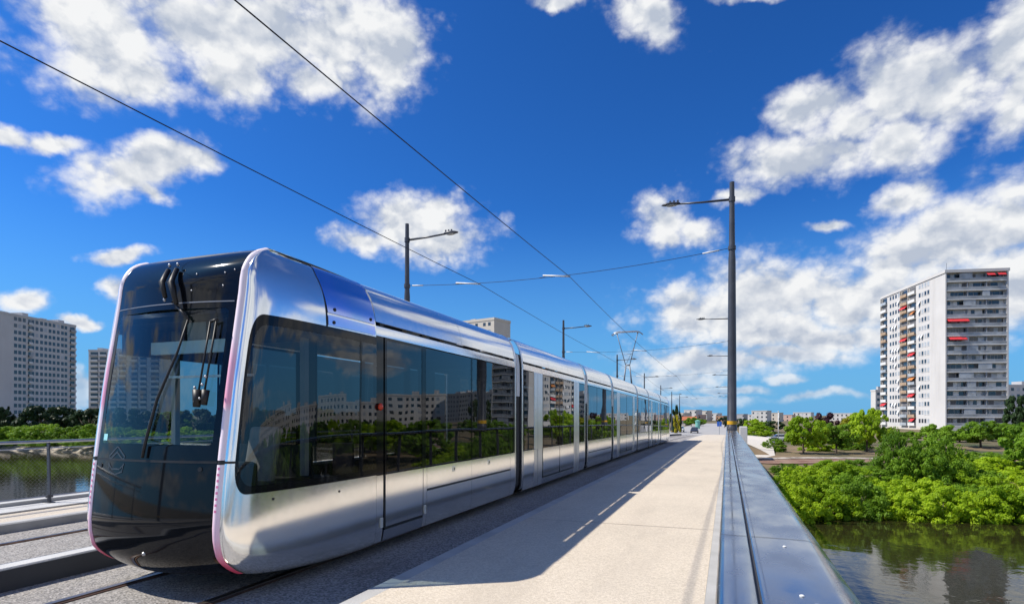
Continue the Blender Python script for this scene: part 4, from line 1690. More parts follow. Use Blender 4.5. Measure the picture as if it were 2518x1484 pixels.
# ------------------------------------------------------------------ pantograph, raised to the wire
PYP = 35.6
HZ = 7.17 - drop(PYP) * 0
m = tb()
for s in (-0.22, 0.22):
    m.tube([(TX + s * 1.3, PYP + 0.1, 3.55), (TX + s * 0.5, PYP + 0.1, 5.10)], [0.055, 0.035], 8)
m.tube([(TX - 0.13, PYP + 0.1, 5.10), (TX + 0.13, PYP + 0.1, 5.10)], 0.04, 8)
pg = m.build('pantograph', M['panto'], tram, smooth=True)
m = tb()
for s in (-1, 1):
    m.tube([(TX + s * 0.12, PYP + 0.1, 5.10), (TX + s * 0.62, PYP - 0.1, 6.98)], 0.022, 8)
m.tube([(TX - 0.30, PYP, 5.75), (TX + 0.30, PYP, 5.75)], 0.012, 6)
m.tube([(TX - 0.12, PYP + 0.1, 5.10), (TX + 0.40, PYP, 6.2)], 0.010, 6)
m.build('upper_arm', M['panto'], pg, smooth=True)
for dy in (-0.16, 0.16):
    m = tb()
    m.tube([(TX - 0.92, PYP - 0.1 + dy, 6.90), (TX - 0.72, PYP - 0.1 + dy, 7.05), (TX - 0.55, PYP - 0.1 + dy, 7.09), (TX + 0.55, PYP - 0.1 + dy, 7.09), (TX + 0.72, PYP - 0.1 + dy, 7.05), (TX + 0.92, PYP - 0.1 + dy, 6.90)], 0.028, 8)
    m.build('collector_head', M['steel'], pg, smooth=True)
for s in (-0.62, 0.62):
    m = tb()
    m.tube([(TX + s, PYP - 0.30, 7.0), (TX + s, PYP + 0.10, 7.0)], 0.03, 8)
    m.build('head_cradle', M['panto'], pg, smooth=True)
# ================================================================== STREET FURNITURE
def make_lamp():
    root = empty('lamp_post', (0, 0, 0))
    m = MB()
    m.tube([(0, 0, 0), (0, 0, 0.12), (0, 0, 0.14), (0, 0, 2.5), (0, 0, 5.8), (0, 0, 6.0), (0, 0, 8.4)], [0.165, 0.165, 0.150, 0.138, 0.118, 0.102, 0.078], 16)
    m.build('pole', M['pole'], root, smooth=True, autosm=40)
    m = MB(); m.tube([(0, 0, 0.20), (0, 0, 0.32)], 0.157, 16)
    m.build('yellow_band', M['yellow'], root, smooth=True, autosm=40)
    m = MB(); m.tube([(0, 0, 6.11), (0, 0, 6.24)], 0.128, 14)
    m.build('collar', M['pole'], root, smooth=True, autosm=40)
    m = MB(); m.tube([(0, 0, 7.74), (0, 0, 7.90)], 0.108, 14)
    m.build('collar', M['pole'], root, smooth=True, autosm=40)
    m = MB(); m.tube([(-0.08, 0, 7.82), (-1.0, 0, 7.84), (-1.75, 0, 7.88)], [0.040, 0.034, 0.030], 10)
    arm = m.build('arm', M['pole'], root, smooth=True)
    # flat leaf-shaped lantern
    m = MB()
    sec = [(-1.70, 0.05, 0.045), (-1.80, 0.10, 0.065), (-1.98, 0.15, 0.075), (-2.15, 0.13, 0.065), (-2.28, 0.07, 0.04), (-2.33, 0.012, 0.012)]
    vs, fs = [], []
    n = 12
    for (x, w, h) in sec:
        for j in range(n):
            a = 2 * PI * j / n
            zz = h * math.sin(a)
            vs.append((x, w * math.cos(a), 7.885 + (zz if zz > 0 else zz * 0.45)))
    for i in range(len(sec) - 1):
        for j in range(n):
            fs.append([i * n + j, i * n + (j + 1) % n, (i + 1) * n + (j + 1) % n, (i + 1) * n + j])
    fs.append(list(range(n)))
    fs.append([(len(sec) - 1) * n + j for j in range(n)][::-1])
    m.add(vs, fs)
    ln = m.build('lantern', M['pole'], root, smooth=True)
    m = MB(); m.ball((-1.99, 0, 7.855), 0.20, 0.11, 0.035, 14, 8)
    m.build('lamp_glass', M['lens'], ln, smooth=True)
    for k in range(3):
        m = MB(); m.box(-1.80 - k * 0.13, -1.74 - k * 0.13, -0.02, 0.02, 7.94, 8.02)
        m.build('cooling_fin', M['pole'], ln, bevel=0.008)
    return root


PX, LX, PSTEP = 0.155, -12.40, 24.6
lamp0 = make_lamp()
first = True
LAB_R = {0: 'tall dark lamp post with a yellow band standing on the steel topped parapet',
         -1: 'dark lamp post on the parapet behind the photographer, seen only in reflections',
         1: 'lamp post behind the tall one, its arm the highest of those poking out',
         2: 'lamp post hidden by the tall one, its arm second highest of those poking out',
         3: 'lamp post hidden by the tall one, its arm third highest of those poking out'}
LAB_L = {0: 'dark lamp post rising over the first car of the tram before a white cloud',
         -1: 'dark lamp post by the railing, seen only reflected in the tram nose',
         1: 'dark lamp post rising over the second car of the tram',
         2: 'lamp post standing in line with the legs of the pantograph',
         3: 'thin lamp post rising just beyond the pantograph over the rear cars',
         4: 'distant lamp post rising over the last car of the tram'}
for k in range(-1, 7):
    y = 21.2 + PSTEP * k
    for sd in (0, 1):
        o = lamp0 if first else copy_tree(lamp0)
        first = False
        zb = ZP - 0.002 if sd == 0 else 0.18
        o.location = (PX if sd == 0 else LX, y, zb + drop(y))
        o.scale = (1, 1, 1) if sd == 0 else (1, 1, 1.151)
        o.rotation_euler = (0, 0, 0 if sd == 0 else PI)
        lab = (LAB_R if sd == 0 else LAB_L).get(k)
        if not lab:
            lab = 'tiny distant lamp post beyond the far end of the tram' if sd else 'far lamp post mostly hidden behind the tall banded one'
        tag(o, lab, 'lamp post', 'lamp posts along the bridge' if k in LAB_L and sd or k in LAB_R and not sd else ('far lamp posts by the tram end' if sd else 'far lamp posts behind the near one'))

# contact wires, gently zigzagging from mast to mast
WZ = 7.10
for cx, lab in ((CX0, 'contact wire over the tram, running diagonally down to the pantograph'), (CX1, 'contact wire over the empty track beside the tram')):
    pts = []
    for k in range(-2, 8):
        for f in range(6):
            t = f / 6
            y = 21.2 + PSTEP * (k + t)
            zig = 0.16 * (1 if k % 2 == 0 else -1) * (1 - 2 * t)
            pts.append((cx + zig, y, WZ + drop(y) - 0.16 * 4 * t * (1 - t) * 0.6))
    m = MB((cx, 20, WZ))
    m.tube(pts, 0.0105, 6)
    o = m.build('contact_wire', M['wire'], smooth=True)
    o.location = (cx, 20, WZ)
    tag(o, lab, 'overhead wire')

# cross spans between the posts with insulators and pull-off arms
for k in range(-1, 5):
    y = 21.2 + PSTEP * k
    dz = drop(y)
    org = (-6, y, 7.4 + dz)
    root = empty('span_wire', org)
    m = MB(org)
    A = Vector((LX + 0.1, y, 7.30 + dz))
    B = Vector((PX - 0.1, y, 7.62 + dz))
    pts = []
    for i in range(25):
        t = i / 24
        p = A.lerp(B, t)
        p.z -= 0.30 * 4 * t * (1 - t)
        pts.append(p)
    m.tube(pts, 0.0095, 6)
    m.build('cable', M['wire'], root, smooth=True)

    def on(x):
        t = (x - A.x) / (B.x - A.x)
        p = A.lerp(B, t)
        p.z -= 0.30 * 4 * t * (1 - t)
        return p
    for x0, x1 in ((LX + 0.25, LX + 0.75), (PX - 0.95, PX - 0.4)):
        m = MB(org); m.tube([on(x0), on(x1)], 0.026, 8)
        m.build('insulator', M['insul'], root, smooth=True)
    for cx, sg in ((CX0, -1), (CX1, -1)):
        zz = 0.16 * (1 if k % 2 == 0 else -1)
        p = on(cx + zz)
        wz = WZ + dz
        m = MB(org)
        q0 = on(cx + zz + sg * 1.25)
        m.tube([q0, Vector((cx + zz + sg * 0.9, y, wz + 0.10))], 0.008, 6)
        m.build('hanger', M['wire'], root, smooth=True)
        m = MB(org)
        m.tube([Vector((cx + zz + sg * 1.05, y, wz + 0.14)), Vector((cx + zz, y, wz + 0.02))], 0.030, 8)
        m.build('pull_off_arm', M['insul'], root, smooth=True)
        m = MB(org); m.tube([p, Vector((cx + zz, y, wz + 0.015))], 0.007, 6)
        m.build('dropper', M['wire'], root, smooth=True)
    LBS = {0: 'cross wire strung between the two tallest lamp posts above the tram', -1: 'cross wire strung behind the photographer, out of direct sight',
           1: 'cross wire strung between the second pair of lamp posts', 2: 'cross wire strung near the raised pantograph',
           3: 'cross wire strung over the rear cars beyond the pantograph', 4: 'faint cross wire strung beyond the end of the tram'}
    tag(root, LBS[k], 'cable', 'cross wires between the lamp posts')

# ------------------------------------------------------------------ railing on the far side
RX = -12.62
RZ = 0.18
rail0 = None
mesh_v = MB()
YR0, YR1, ST = -1.0, 60.0, 2.0
rg = empty('bridge_railing', (RX, 20, RZ))
tag(rg, 'grey steel railing with wire mesh panels along the far edge of the bridge', 'railing')
m = MB((RX, 20, RZ), True)
ysr = frange(YR0, YR1, 1.0)
m.tube([(RX, y, RZ + 1.21) for y in ysr], 0.030, 10)
m.build('handrail', M['steel'], rg, smooth=True)
m = MB((RX, 20, RZ), True)
m.tube([(RX, y, RZ + 0.13) for y in ysr], 0.014, 8)
m.build('bottom_rail', M['steel'], rg, smooth=True)
m = MB((RX, 20, RZ), True)
m.tube([(RX, y, RZ + 1.08) for y in ysr], 0.012, 8)
m.build('upper_rail', M['steel'], rg, smooth=True)
m = MB()
m.add([(-0.03, -0.012, 0), (0.06, -0.012, 0), (0.06, 0.012, 0), (-0.03, 0.012, 0), (-0.045, -0.012, 1.20), (0.02, -0.012, 1.20), (0.02, 0.012, 1.20), (-0.045, 0.012, 1.20)],
      [[0, 1, 5, 4], [1, 2, 6, 5], [2, 3, 7, 6], [3, 0, 4, 7], [4, 5, 6, 7], [0, 3, 2, 1]])
m.box(-0.10, 0.12, -0.05, 0.05, 0.0, 0.015)
m.box(-0.02, 0.05, -0.05, 0.05, 0.10, 0.16)
post0 = m.build('post', M['pole'], rg)
m = MB()
# diamond mesh: thin crossing wires over one bay
hw = 0.0012
p_, H0, H1 = 0.075, 0.14, 1.07
for sgn in (1, -1):
    k = -int((H1 - H0) / p_) - 1
    while k * p_ < ST:
        y0_, z0_ = k * p_, H0
        y1_, z1_ = y0_ + (H1 - H0), H1
        if y0_ < 0: z0_ += -y0_; y0_ = 0
        if y1_ > ST: z1_ -= (y1_ - ST); y1_ = ST
        if z1_ > z0_ + 1e-4:
            a, b2 = (y0_, y1_) if sgn == 1 else (ST - y0_, ST - y1_)
            m.add([(0, a - hw, z0_), (0, a + hw, z0_), (0, b2 + hw, z1_), (0, b2 - hw, z1_)], [[0, 1, 2, 3]])
        k += 1
net0 = m.build('mesh_panel', M['steel'], rg, fix=False)
i = 0
y = 1.73 - 2.0
while y < YR1:
    for src in (post0, net0):
        o = src if i == 0 else src.copy()
        if i: COL.objects.link(o)
        o.parent = rg
        o.location = (0, y - 20, drop(y))
    i += 1
    y += ST

# ------------------------------------------------------------------ parked cars on the far bank
def make_car(paint):
    root = empty('parked_car', (0, 0, 0))
    m = MB()
    prof = [(-2.1, 0.35), (-2.12, 0.62), (-2.0, 0.80), (-1.1, 0.92), (1.75, 0.95), (2.08, 0.85), (2.12, 0.55), (2.08, 0.30)]
    hw_ = 0.86
    vs, fs = [], []
    for s, k in ((-1, 1.0), (-0.92, 1.02), (0.92, 1.02), (1, 1.0)):
        for (x, z) in prof:
            vs.append((x * (0.985 if abs(s) == 1 else 1), s * hw_, 0.3 + (z - 0.3) * (0.985 if abs(s) == 1 else 1)))
    n = len(prof)
    for i in range(3):
        for j in range(n):
            fs.append([i * n + j, i * n + (j + 1) % n, (i + 1) * n + (j + 1) % n, (i + 1) * n + j])
    fs.append(list(range(n))); fs.append([3 * n + j for j in range(n)][::-1])
    m.add(vs, fs)
    m.build('body', paint, root, bevel=0.05, smooth=True, autosm=40)
    m = MB()
    cab = [(-1.05, 0.90), (-0.35, 1.40), (1.05, 1.42), (1.75, 0.93)]
    vs = []
    for s, k in ((-1, 1), (1, 1)):
        for (x, z) in cab:
            ins = 0.80 if z < 1 else 0.64
            vs.append((x, s * ins, z))
    m.add(vs, [[0, 1, 2, 3], [7, 6, 5, 4], [0, 4, 5, 1], [1, 5, 6, 2], [2, 6, 7, 3]])
    m.build('window', M['pane'], root)
    m = MB()
    m.add([(-0.38, -0.66, 1.405), (1.06, -0.66, 1.425), (1.06, 0.66, 1.425), (-0.38, 0.66, 1.405), (-0.34, -0.6, 1.46), (1.0, -0.6, 1.47), (1.0, 0.6, 1.47), (-0.34, 0.6, 1.46)],
          [[4, 5, 6, 7], [0, 1, 5, 4], [1, 2, 6, 5], [2, 3, 7, 6], [3, 0, 4, 7]])
    m.build('roof', paint, root)
    for x in (-1.35, 1.30):
        for s in (-1, 1):
            m = MB(); m.tube([(x, s * 0.70, 0.32), (x, s * 0.88, 0.32)], 0.32, 16)
            w_ = m.build('wheel', M['tyre'], root)
            m = MB(); m.tube([(x, s * 0.881, 0.32), (x, s * 0.895, 0.32)], 0.19, 12)
            m.build('rim', M['steel'], w_)
    return root


cw = make_car(M['carwhite'])
cd = make_car(M['cardark'])


def put_car(o, px, depth, rz, label):
    x, y = spot(px, depth)
    o.location = (x, y, land_z(x, y) + 0.05)
    o.rotation_euler = (0, 0, R(rz))
    tag(o, label, 'car', 'cars parked on the far bank')


put_car(cw, 1893, 112, 15, 'white parked car by the shrubs beyond the pale ramp')
put_car(copy_tree(cw), 1914, 121, 10, 'white parked car standing behind another white car near a thin pale pole')
put_car(cd, 1846, 108, 60, 'dark parked car peeping out at the edge of the parapet')
put_car(copy_tree(cd), 2095, 118, 20, 'dark parked car in the shade under the tree row')
# small vehicles and signs where the bridge meets the town
o = copy_tree(cd); o.location = (-7.5, 150, -2.45); o.rotation_euler = (0, 0, R(90)); tag(o, 'dark car on the road where the bridge meets the town', 'car')
o = copy_tree(cw); o.location = (-11.5, 160, -2.45); o.rotation_euler = (0, 0, R(90)); tag(o, 'white car on the road beyond the last tram car', 'car')

m = MB()
m.tube([(0, 0, 0), (0, 0, 6.2)], 0.06, 8)
ps = empty('slim_post', (0, 0, 0))
m.build('pole', M['insul'], ps, smooth=True)
m = MB(); m.ball((0, 0, 6.3), 0.16, 0.16, 0.12, 10, 6); m.build('lamp', M['lens'], ps, smooth=True)
x, y = spot(1914, 116)
ps.location = (x, y, land_z(x, y)); tag(ps, 'thin pale lamp pole behind the white parked cars', 'lamp post')

sg = empty('road_sign', (-1.5, 128, -2.5))
m = MB(); m.tube([(0, 0, 0), (0, 0, 3.0)], 0.05, 8); m.build('post', M['steel'], sg)
m = MB(); m.box(-0.45, 0.45, -0.03, 0.03, 2.1, 3.1); m.build('panel', M['blue'], sg, bevel=0.01)
tag(sg, 'small blue sign on a post at the far end of the walkway', 'sign')
kb = empty('green_kiosk', (-9.0, 200, -2.7))
m = MB(); m.tube([(0, 0, 0), (0, 0, 2.6)], 0.75, 14); m.build('drum', M['teal'], kb, smooth=True, autosm=40)
m = MB(); m.tube([(0, 0, 2.6), (0, 0, 2.75), (0, 0, 3.1)], [0.9, 0.9, 0.1], 14); m.build('cap', M['teal'], kb, smooth=True, autosm=40)
tag(kb, 'pale green round kiosk at the end of the bridge road', 'kiosk')
# ================================================================== BUILDINGS
class Facade:
    """boxes laid on a wall: u along it, z up, d outwards"""

    def __init__(s, o, u, n, org):
        s.o, s.u, s.n = Vector(o), Vector(u).normalized(), Vector(n).normalized()
        s.org = Vector(org)
        zc = Vector((0, 0, 1))
        s.M = Matrix((
            (s.u.x, s.n.x, 0, s.o.x), (s.u.y, s.n.y, 0, s.o.y), (0, 0, 1, s.o.z), (0, 0, 0, 1)))

    def mb(s):
        return MB(s.org)

    def box(s, m, u0, u1, z0, z1, d0, d1):
        m.box(u0, u1, d0, d1, z0, z1, M4=s.M)
        return m

    def part(s, name, mat, u0, u1, z0, z1, d0, d1, par):
        m = s.mb()
        s.box(m, u0, u1, z0, z1, d0, d1)
        return m.build(name, mat, par)


def tower_root(name, corner, z, label, cat='tower block', group=None):
    r_ = empty(name, (corner[0], corner[1], z))
    tag(r_, label, cat, group)
    return r_


brnd = random.Random(21)


def add_windows(F, par, cells, w, h, limit, frame=True, pale=0.25):
    """cells: (u, z) of lower corners, most visible first; the first `limit` are parts, the others one sheet of panes"""
    rest = F.mb()
    nrest = 0
    for i, (u, z) in enumerate(cells):
        mt = 'pane_pale' if brnd.random() < pale else 'pane'
        if i < limit:
            m = F.mb()
            F.box(m, u, u + w, z, z + h, -0.02, 0.03)
            wn_ = m.build('window', M[mt], par)
            if frame and i < limit // 2:
                m = F.mb()
                F.box(m, u - 0.08, u + w + 0.08, z - 0.12, z, 0.0, 0.09)
                m.build('sill', M['slabedge'], wn_)
        else:
            F.box(rest, u, u + w, z, z + h, -0.02, 0.03)
            nrest += 1
    if nrest:
        o = rest.build('window', M['pane'], par)
        o['kind'] = 'stuff'


# ---------------------------------------------------------------- the big tower beyond the trees
GZ = -3.0
C = (63.6, 217.0)
LD = Vector((-0.20, 0.98, 0)).normalized()       # along the sunny long side
RD = Vector((0.98, 0.20, 0)).normalized()        # along the balcony side
LEN, WID = 42.0, 17.6
FL = 2.80
NF = 17
ZT = GZ + 1.4 + FL * NF
T1 = tower_root('apartment_tower', C, GZ, 'tall white apartment tower with red awnings and full width balconies, rising behind the bank trees')
org = (C[0], C[1], GZ)
FL_L = Facade((C[0], C[1], 0), LD, Vector((-LD.y, LD.x, 0)), org)    # outward normal to the west
FL_R = Facade((C[0], C[1], 0), RD, Vector((RD.y, -RD.x, 0)), org)
m = MB(org)
cs = [Vector((C[0], C[1], 0)), Vector((C[0], C[1], 0)) + RD * WID, Vector((C[0], C[1], 0)) + RD * WID + LD * LEN, Vector((C[0], C[1], 0)) + LD * LEN]
INS = 1.3                                  # the balcony side is set back behind its slabs
base = [cs[0] + LD * INS, cs[1] + LD * INS, cs[2], cs[3]]
m.add([(p.x, p.y, GZ) for p in base] + [(p.x, p.y, ZT) for p in base], [[0, 1, 5, 4], [1, 2, 6, 5], [2, 3, 7, 6], [3, 0, 4, 7], [4, 5, 6, 7]])
m.build('wall', M['white_wall'], T1)
# end walls either side of the balconies
for (u0, u1) in ((0.0, 0.35), (WID - 0.45, WID)):
    FL_R.part('wall_fin', M['white_wall'], u0, u1, GZ, ZT, -INS, 0.03, T1)
m = FL_R.mb()
FL_R.box(m, -0.25, WID + 0.25, ZT, ZT + 0.9, -LEN - 0.2, 0.25)
rf = m.build('roof', M['white_wall'], T1)
for (u0, u1, d0, d1, h) in ((1.5, 4.0, -9, -5, 1.4), (6, 8.5, -14, -10, 2.0), (9.5, 11, -6, -4, 1.2)):
    FL_R.part('roof_housing', M['grey_wall'], u0, u1, ZT + 0.9, ZT + 0.9 + h * 0.6, d0, d1, rf)
m = FL_R.mb(); FL_R.box(m, 1.1, 1.16, ZT + 0.9, ZT + 3.4, -1.6, -1.54); m.build('aerial', M['pole'], rf)
arnd = random.Random(5)
for f in range(NF):
    z = GZ + 1.4 + FL * f
    # balcony side: slab front, glazed back wall cut up by dark doors, partitions
    bk = FL_R.mb()
    FL_R.box(bk, 0.36, WID - 0.46, z - 0.10, z + 0.12, -INS + 0.01, -0.02)
    FL_R.box(bk, 0.36, WID - 0.46, z + 0.12, z + 0.22, -0.10, -0.02)
    bl = bk.build('balcony', M['slabedge'], T1)
    m = FL_R.mb()
    FL_R.box(m, 0.4, WID - 0.5, z + 0.24, z + 1.02, -0.09, -0.05)
    m.build('balcony_railing', M['balcony_glass' if arnd.random() < 0.8 else 'pane_pale'], bl)
    FL_R.part('top_rail', M['slabedge'], 0.38, WID - 0.48, z + 1.025, z + 1.09, -0.10, -0.03, bl)
    u = 0.5
    while u < WID - 1.2:
        w = arnd.choice([0.8, 1.1, 1.6, 2.1])
        w = min(w, WID - 0.7 - u)
        k = arnd.random()
        mt = 'pane' if k < 0.55 else ('pane_pale' if k < 0.78 else ('recess' if k < 0.9 else 'shutter'))
        FL_R.part('window', M[mt], u, u + w - 0.12, z + 0.14, z + 2.45, -INS + 0.0, -INS + 0.06, bl)
        u += w
    for up in (WID * 0.36, WID * 0.66):
        FL_R.part('partition', M['grey_wall'], up, up + 0.12, z + 0.12, z + 2.6, -INS + 0.06, -0.14, bl)
    if arnd.random() < 0.5:
        up = arnd.uniform(2, WID - 5)
        FL_R.part('glazed_bay', M['pane_pale'], up, up + arnd.uniform(2.0, 4.5), z + 1.04, z + 2.58, -0.14, -0.10, bl)
for (f, u0, u1) in ((16, 11.4, 13.6), (16, 14.4, 16.6), (11, 0.4, 6.4), (9, 0.9, 5.8)):
    z = GZ + 1.4 + FL * f
    m = FL_R.mb()
    zt = z + 2.45
    vs = [(u0, -0.1, zt), (u1, -0.1, zt), (u1, 0.85, zt - 0.75), (u0, 0.85, zt - 0.75), (u0, 0.85, zt - 0.98), (u1, 0.85, zt - 0.98)]
    m.add(vs, [[0, 1, 2, 3], [3, 2, 5, 4]], FL_R.M)
    m.build('awning', M['redcloth'], T1, fix=False)
m = FL_R.mb(); FL_R.box(m, 0.36, WID - 0.46, GZ, GZ + 1.25, -0.4, -0.03); m.build('plinth', M['white_wall'], T1)
# sunny side: grouped windows and two stacks of balconies
cells = []
for f in range(NF - 1, -1, -1):
    z = GZ + 1.4 + FL * f + 0.95
    for u in (9.0, 10.75, 12.5, 14.25):
        cells.append((u, z))
    for u in (28.2, 30.2, 32.2, 34.2):
        cells.append((u, z))
cells.sort(key=lambda c: c[0])
add_windows(FL_L, T1, cells, 1.15, 1.35, 98, pale=0.55)
for f in range(NF):
    z = GZ + 1.4 + FL * f
    for (u0, u1, mt, kk) in ((17.0, 21.3, 'slabedge', 0), (22.2, 26.6, 'ochre', 1), (37.2, 41.2, 'slabedge', 2)):
        mt2 = mt if arnd.random() < 0.7 else ('pane_pale' if arnd.random() < 0.5 else 'ochre')
        m = FL_L.mb()
        FL_L.box(m, u0, u1, z - 0.08, z + 0.95, 0.60, 0.70)
        FL_L.box(m, u0, u1, z - 0.12, z + 0.06, 0.001, 0.60)
        b_ = m.build('side_balcony', M[mt2], T1)
        FL_L.part('window', M['pane' if arnd.random() < 0.7 else 'recess'], u0 + 0.2, u1 - 0.2, z + 0.1, z + 2.4, 0.003, 0.03, b_)
        FL_L.part('partition', M['cream_wall'], u1 + 0.02, u1 + 0.14, z - 0.1, z + 2.6, 0.001, 0.66, b_)
for (f, u0, u1, mt) in ((14, 22.2, 26.4, 'redcloth'), (10, 22.2, 26.4, 'redcloth'), (8, 17.2, 20.8, 'redcloth'), (5, 17.4, 21.0, 'orangecloth'), (3, 17.4, 21.0, 'redcloth'), (2, 37.4, 40.8, 'redcloth'), (0, 17.4, 20.0, 'redcloth'), (13, 17.4, 19.4, 'orangecloth')):
    z = GZ + 1.4 + FL * f
    m = FL_L.mb()
    zt = z + 2.5
    m.add([(u0, 0.05, zt), (u1, 0.05, zt), (u1, 1.1, zt - 0.9), (u0, 1.1, zt - 0.9), (u0, 1.1, zt - 1.15), (u1, 1.1, zt - 1.15)], [[0, 1, 2, 3], [3, 2, 5, 4]], FL_L.M)
    m.build('awning', M[mt], T1, fix=False)
# outward-tilted white shutters, some windows only
for (f, us) in ((15, (28.2,)), (13, (14.25, 30.2)), (12, (30.2, 32.2)), (10, (12.5, 14.25)), (9, (28.2, 30.2, 32.2)), (8, (30.2, 32.2)), (7, (30.2,)), (5, (28.2,)), (4, (28.2, 14.25)), (2, (30.2, 32.2)), (1, (28.2,)), (14, (14.25,))):
    z = GZ + 1.4 + FL * f + 0.95
    for u in us:
        m = FL_L.mb()
        vs = []
        n = 14
        for i in range(n):
            a = 2 * PI * i / n
            vs.append((u + 0.6 + 0.62 * math.cos(a), 0.42 - 0.30 * math.sin(a), z + 0.75 + 0.66 * math.sin(a)))
        vs2 = [(x, d - 0.06, zz) for (x, d, zz) in vs]
        m.add(vs + vs2, [list(range(n)), [n + i for i in range(n)][::-1]] + [[i, (i + 1) % n, n + (i + 1) % n, n + i] for i in range(n)], FL_L.M)
        m.build('shutter', M['shutter'], T1)
m = FL_L.mb(); FL_L.box(m, 8.2, 42, GZ, GZ + 1.0, 0.0, 0.05); m.build('base_band', M['cream_wall'], T1)


# ---------------------------------------------------------------- plain slab blocks
def slab(name, corner, udir, ndir, length, depth_, z0, z1, label, wall, cols, fl, group=None, blank=0.0, w=1.3, h=1.35, balc=(), limit=99, cat='tower block', trim=0.8, pale=0.2, start=1.0, rooftop=True):
    u = Vector(udir).normalized()
    n = Vector(ndir).normalized()
    org = (corner[0], corner[1], z0)
    root = tower_root(name, corner, z0, label, cat, group)
    F = Facade((corner[0], corner[1], 0), u, n, org)
    m = F.mb(); F.box(m, 0, length, z0, z1, -depth_, 0); m.build('wall', M[wall], root)
    m = F.mb(); F.box(m, -0.15, length + 0.15, z1, z1 + trim, -depth_ - 0.15, 0.15)
    rf = m.build('roof', M[wall], root)
    if rooftop:
        for k in range(max(1, int(length / 11))):
            a = 2 + k * 9.5
            if a + 3 < length:
                F.part('roof_housing', M['grey_wall'], a, a + brnd.uniform(2, 4), z1 + trim, z1 + trim + brnd.uniform(0.8, 2.0), -depth_ * 0.7, -depth_ * 0.3, rf)
    nfl = int((z1 - z0 - 0.5) / fl)
    cells = []
    for f in range(nfl - 1, -1, -1):
        z = z1 - fl * (nfl - f) + 0.8
        for c in cols:
            cells.append((c, z))
    add_windows(F, root, cells, w, h, limit, frame=False, pale=pale)
    for (b0, b1) in balc:
        for f in range(nfl):
            z = z1 - fl * (nfl - f)
            m = F.mb()
            F.box(m, b0, b1, z - 0.08, z + 0.9, 0.75, 0.85)
            F.box(m, b0, b1, z - 0.12, z + 0.05, 0.001, 0.75)
            bb = m.build('balcony', M[brnd.choice(['slabedge', 'grey_wall', 'slabedge'])], root)
            F.part('window', M['pane'], b0 + 0.2, b1 - 0.2, z + 0.1, z + 2.3, 0.003, 0.03, bb)
    return root, F


# long grey-white tower on the opposite bank: far corner at the end of its receding face
A = (-294.4, 192.3)
fd = Vector((0.266, -0.964, 0))           # from far corner back towards the camera
slab('slab_tower', A, fd, (0.964, 0.266, 0), 47.0, 14.0, -4.0, 44.4, 'grey white slab tower with a checker of dark windows, above dark trees by the river', 'white_wall',
     [5.0, 6.9, 9.2, 11.5, 13.6, 15.8, 18.0, 20.3, 22.4, 26.5, 28.6, 30.6], 2.85, balc=((0.5, 3.6), (23.9, 25.6)), limit=99, pale=0.05, w=1.45, h=1.55)
B0 = (-337.8, 227.5)
slab('slab_tower', B0, (CY, SY, 0), (SY, -CY, 0), 42.0, 14.0, -4.0, 38.0, 'narrow looking tower with pale balconies half hidden by the tram nose', 'white_wall',
     [], 2.9, balc=((1.0, 5.6), (6.2, 10.4), (12, 16), (17, 21.5), (24, 28), (29, 33), (35, 40)), limit=90)
C0 = (-85.9, 213.5)
cu = Vector((CY, SY, 0))
slab('slab_tower', (C0[0] - 0.966 * 26, C0[1] + 0.259 * 26), (0.966, -0.259, 0), (-0.259, -0.966, 0), 26.0, 11.0, -4.0, 39.3, 'white tower whose flat roof and rooftop sheds peep over the first car of the tram', 'cream_wall',
     [2.5, 6, 9.5, 13, 16.5, 20.5, 23], 2.85, limit=99, trim=1.0)
# neighbours of the big tower
x, y = spot(2153, 300)
slab('apartment_block', (x, y), (CY, SY, 0), (SY, -CY, 0), 9.0, 4.0, -3.0, 14.2, 'pale small apartment block tucked against the sunny side of the big tower', 'white_wall', [0.8, 5.8], 2.9, balc=((2.4, 5.2),), limit=60, cat='apartment block')
x, y = spot(2470, 265)
slab('apartment_block', (x, y), (CY, SY, 0), (SY, -CY, 0), 60.0, 14.0, -3.0, 15.0, 'white apartment block showing past the balcony side of the big tower', 'white_wall', [3 + 2.6 * k for k in range(21)], 2.9, limit=99, cat='apartment block')

# ---------------------------------------------------------------- the town on the skyline
TOWN = [  # px, width px, depth, top y px, wall, label
    (1655, 26, 320, 1016, 'cream_wall', 'low cream building just past the end of the tram'),
    (1682, 30, 420, 1008, 'white_wall', 'white building above the end of the bridge road'),
    (1702, 20, 420, 1020, 'pink_wall', 'rosy building above the end of the bridge road'),
    (1716, 22, 460, 1010, 'cream_wall', 'cream building between the rosy one and the tall lamp post'),
    (1738, 26, 520, 1016, 'white_wall', 'low white building just before the tall lamp post'),
    (1760, 18, 460, 1023, 'brown_wall', 'tan building half behind the foot of the tall lamp post'),
    (1812, 16, 520, 1018, 'grey_wall', 'grey building just past the tall lamp post'),
    (1832, 22, 560, 1019, 'white_wall', 'low white house past the tall lamp post'),
    (1848, 36, 430, 1010, 'white_wall', 'bright white stepped apartment block on the skyline'),
    (1884, 30, 445, 1015, 'cream_wall', 'cream apartment block joined beside the bright stepped one'),
    (1922, 24, 500, 1020, 'pink_wall', 'low pinkish house on the skyline behind the lime tree'),
    (1950, 40, 520, 1014, 'white_wall', 'white house row on the skyline behind the first bank trees'),
    (2035, 60, 480, 1016, 'white_wall', 'long white building behind the dark purple tree'),
    (2100, 40, 520, 1020, 'cream_wall', 'cream building behind the yellow green trees'),
]
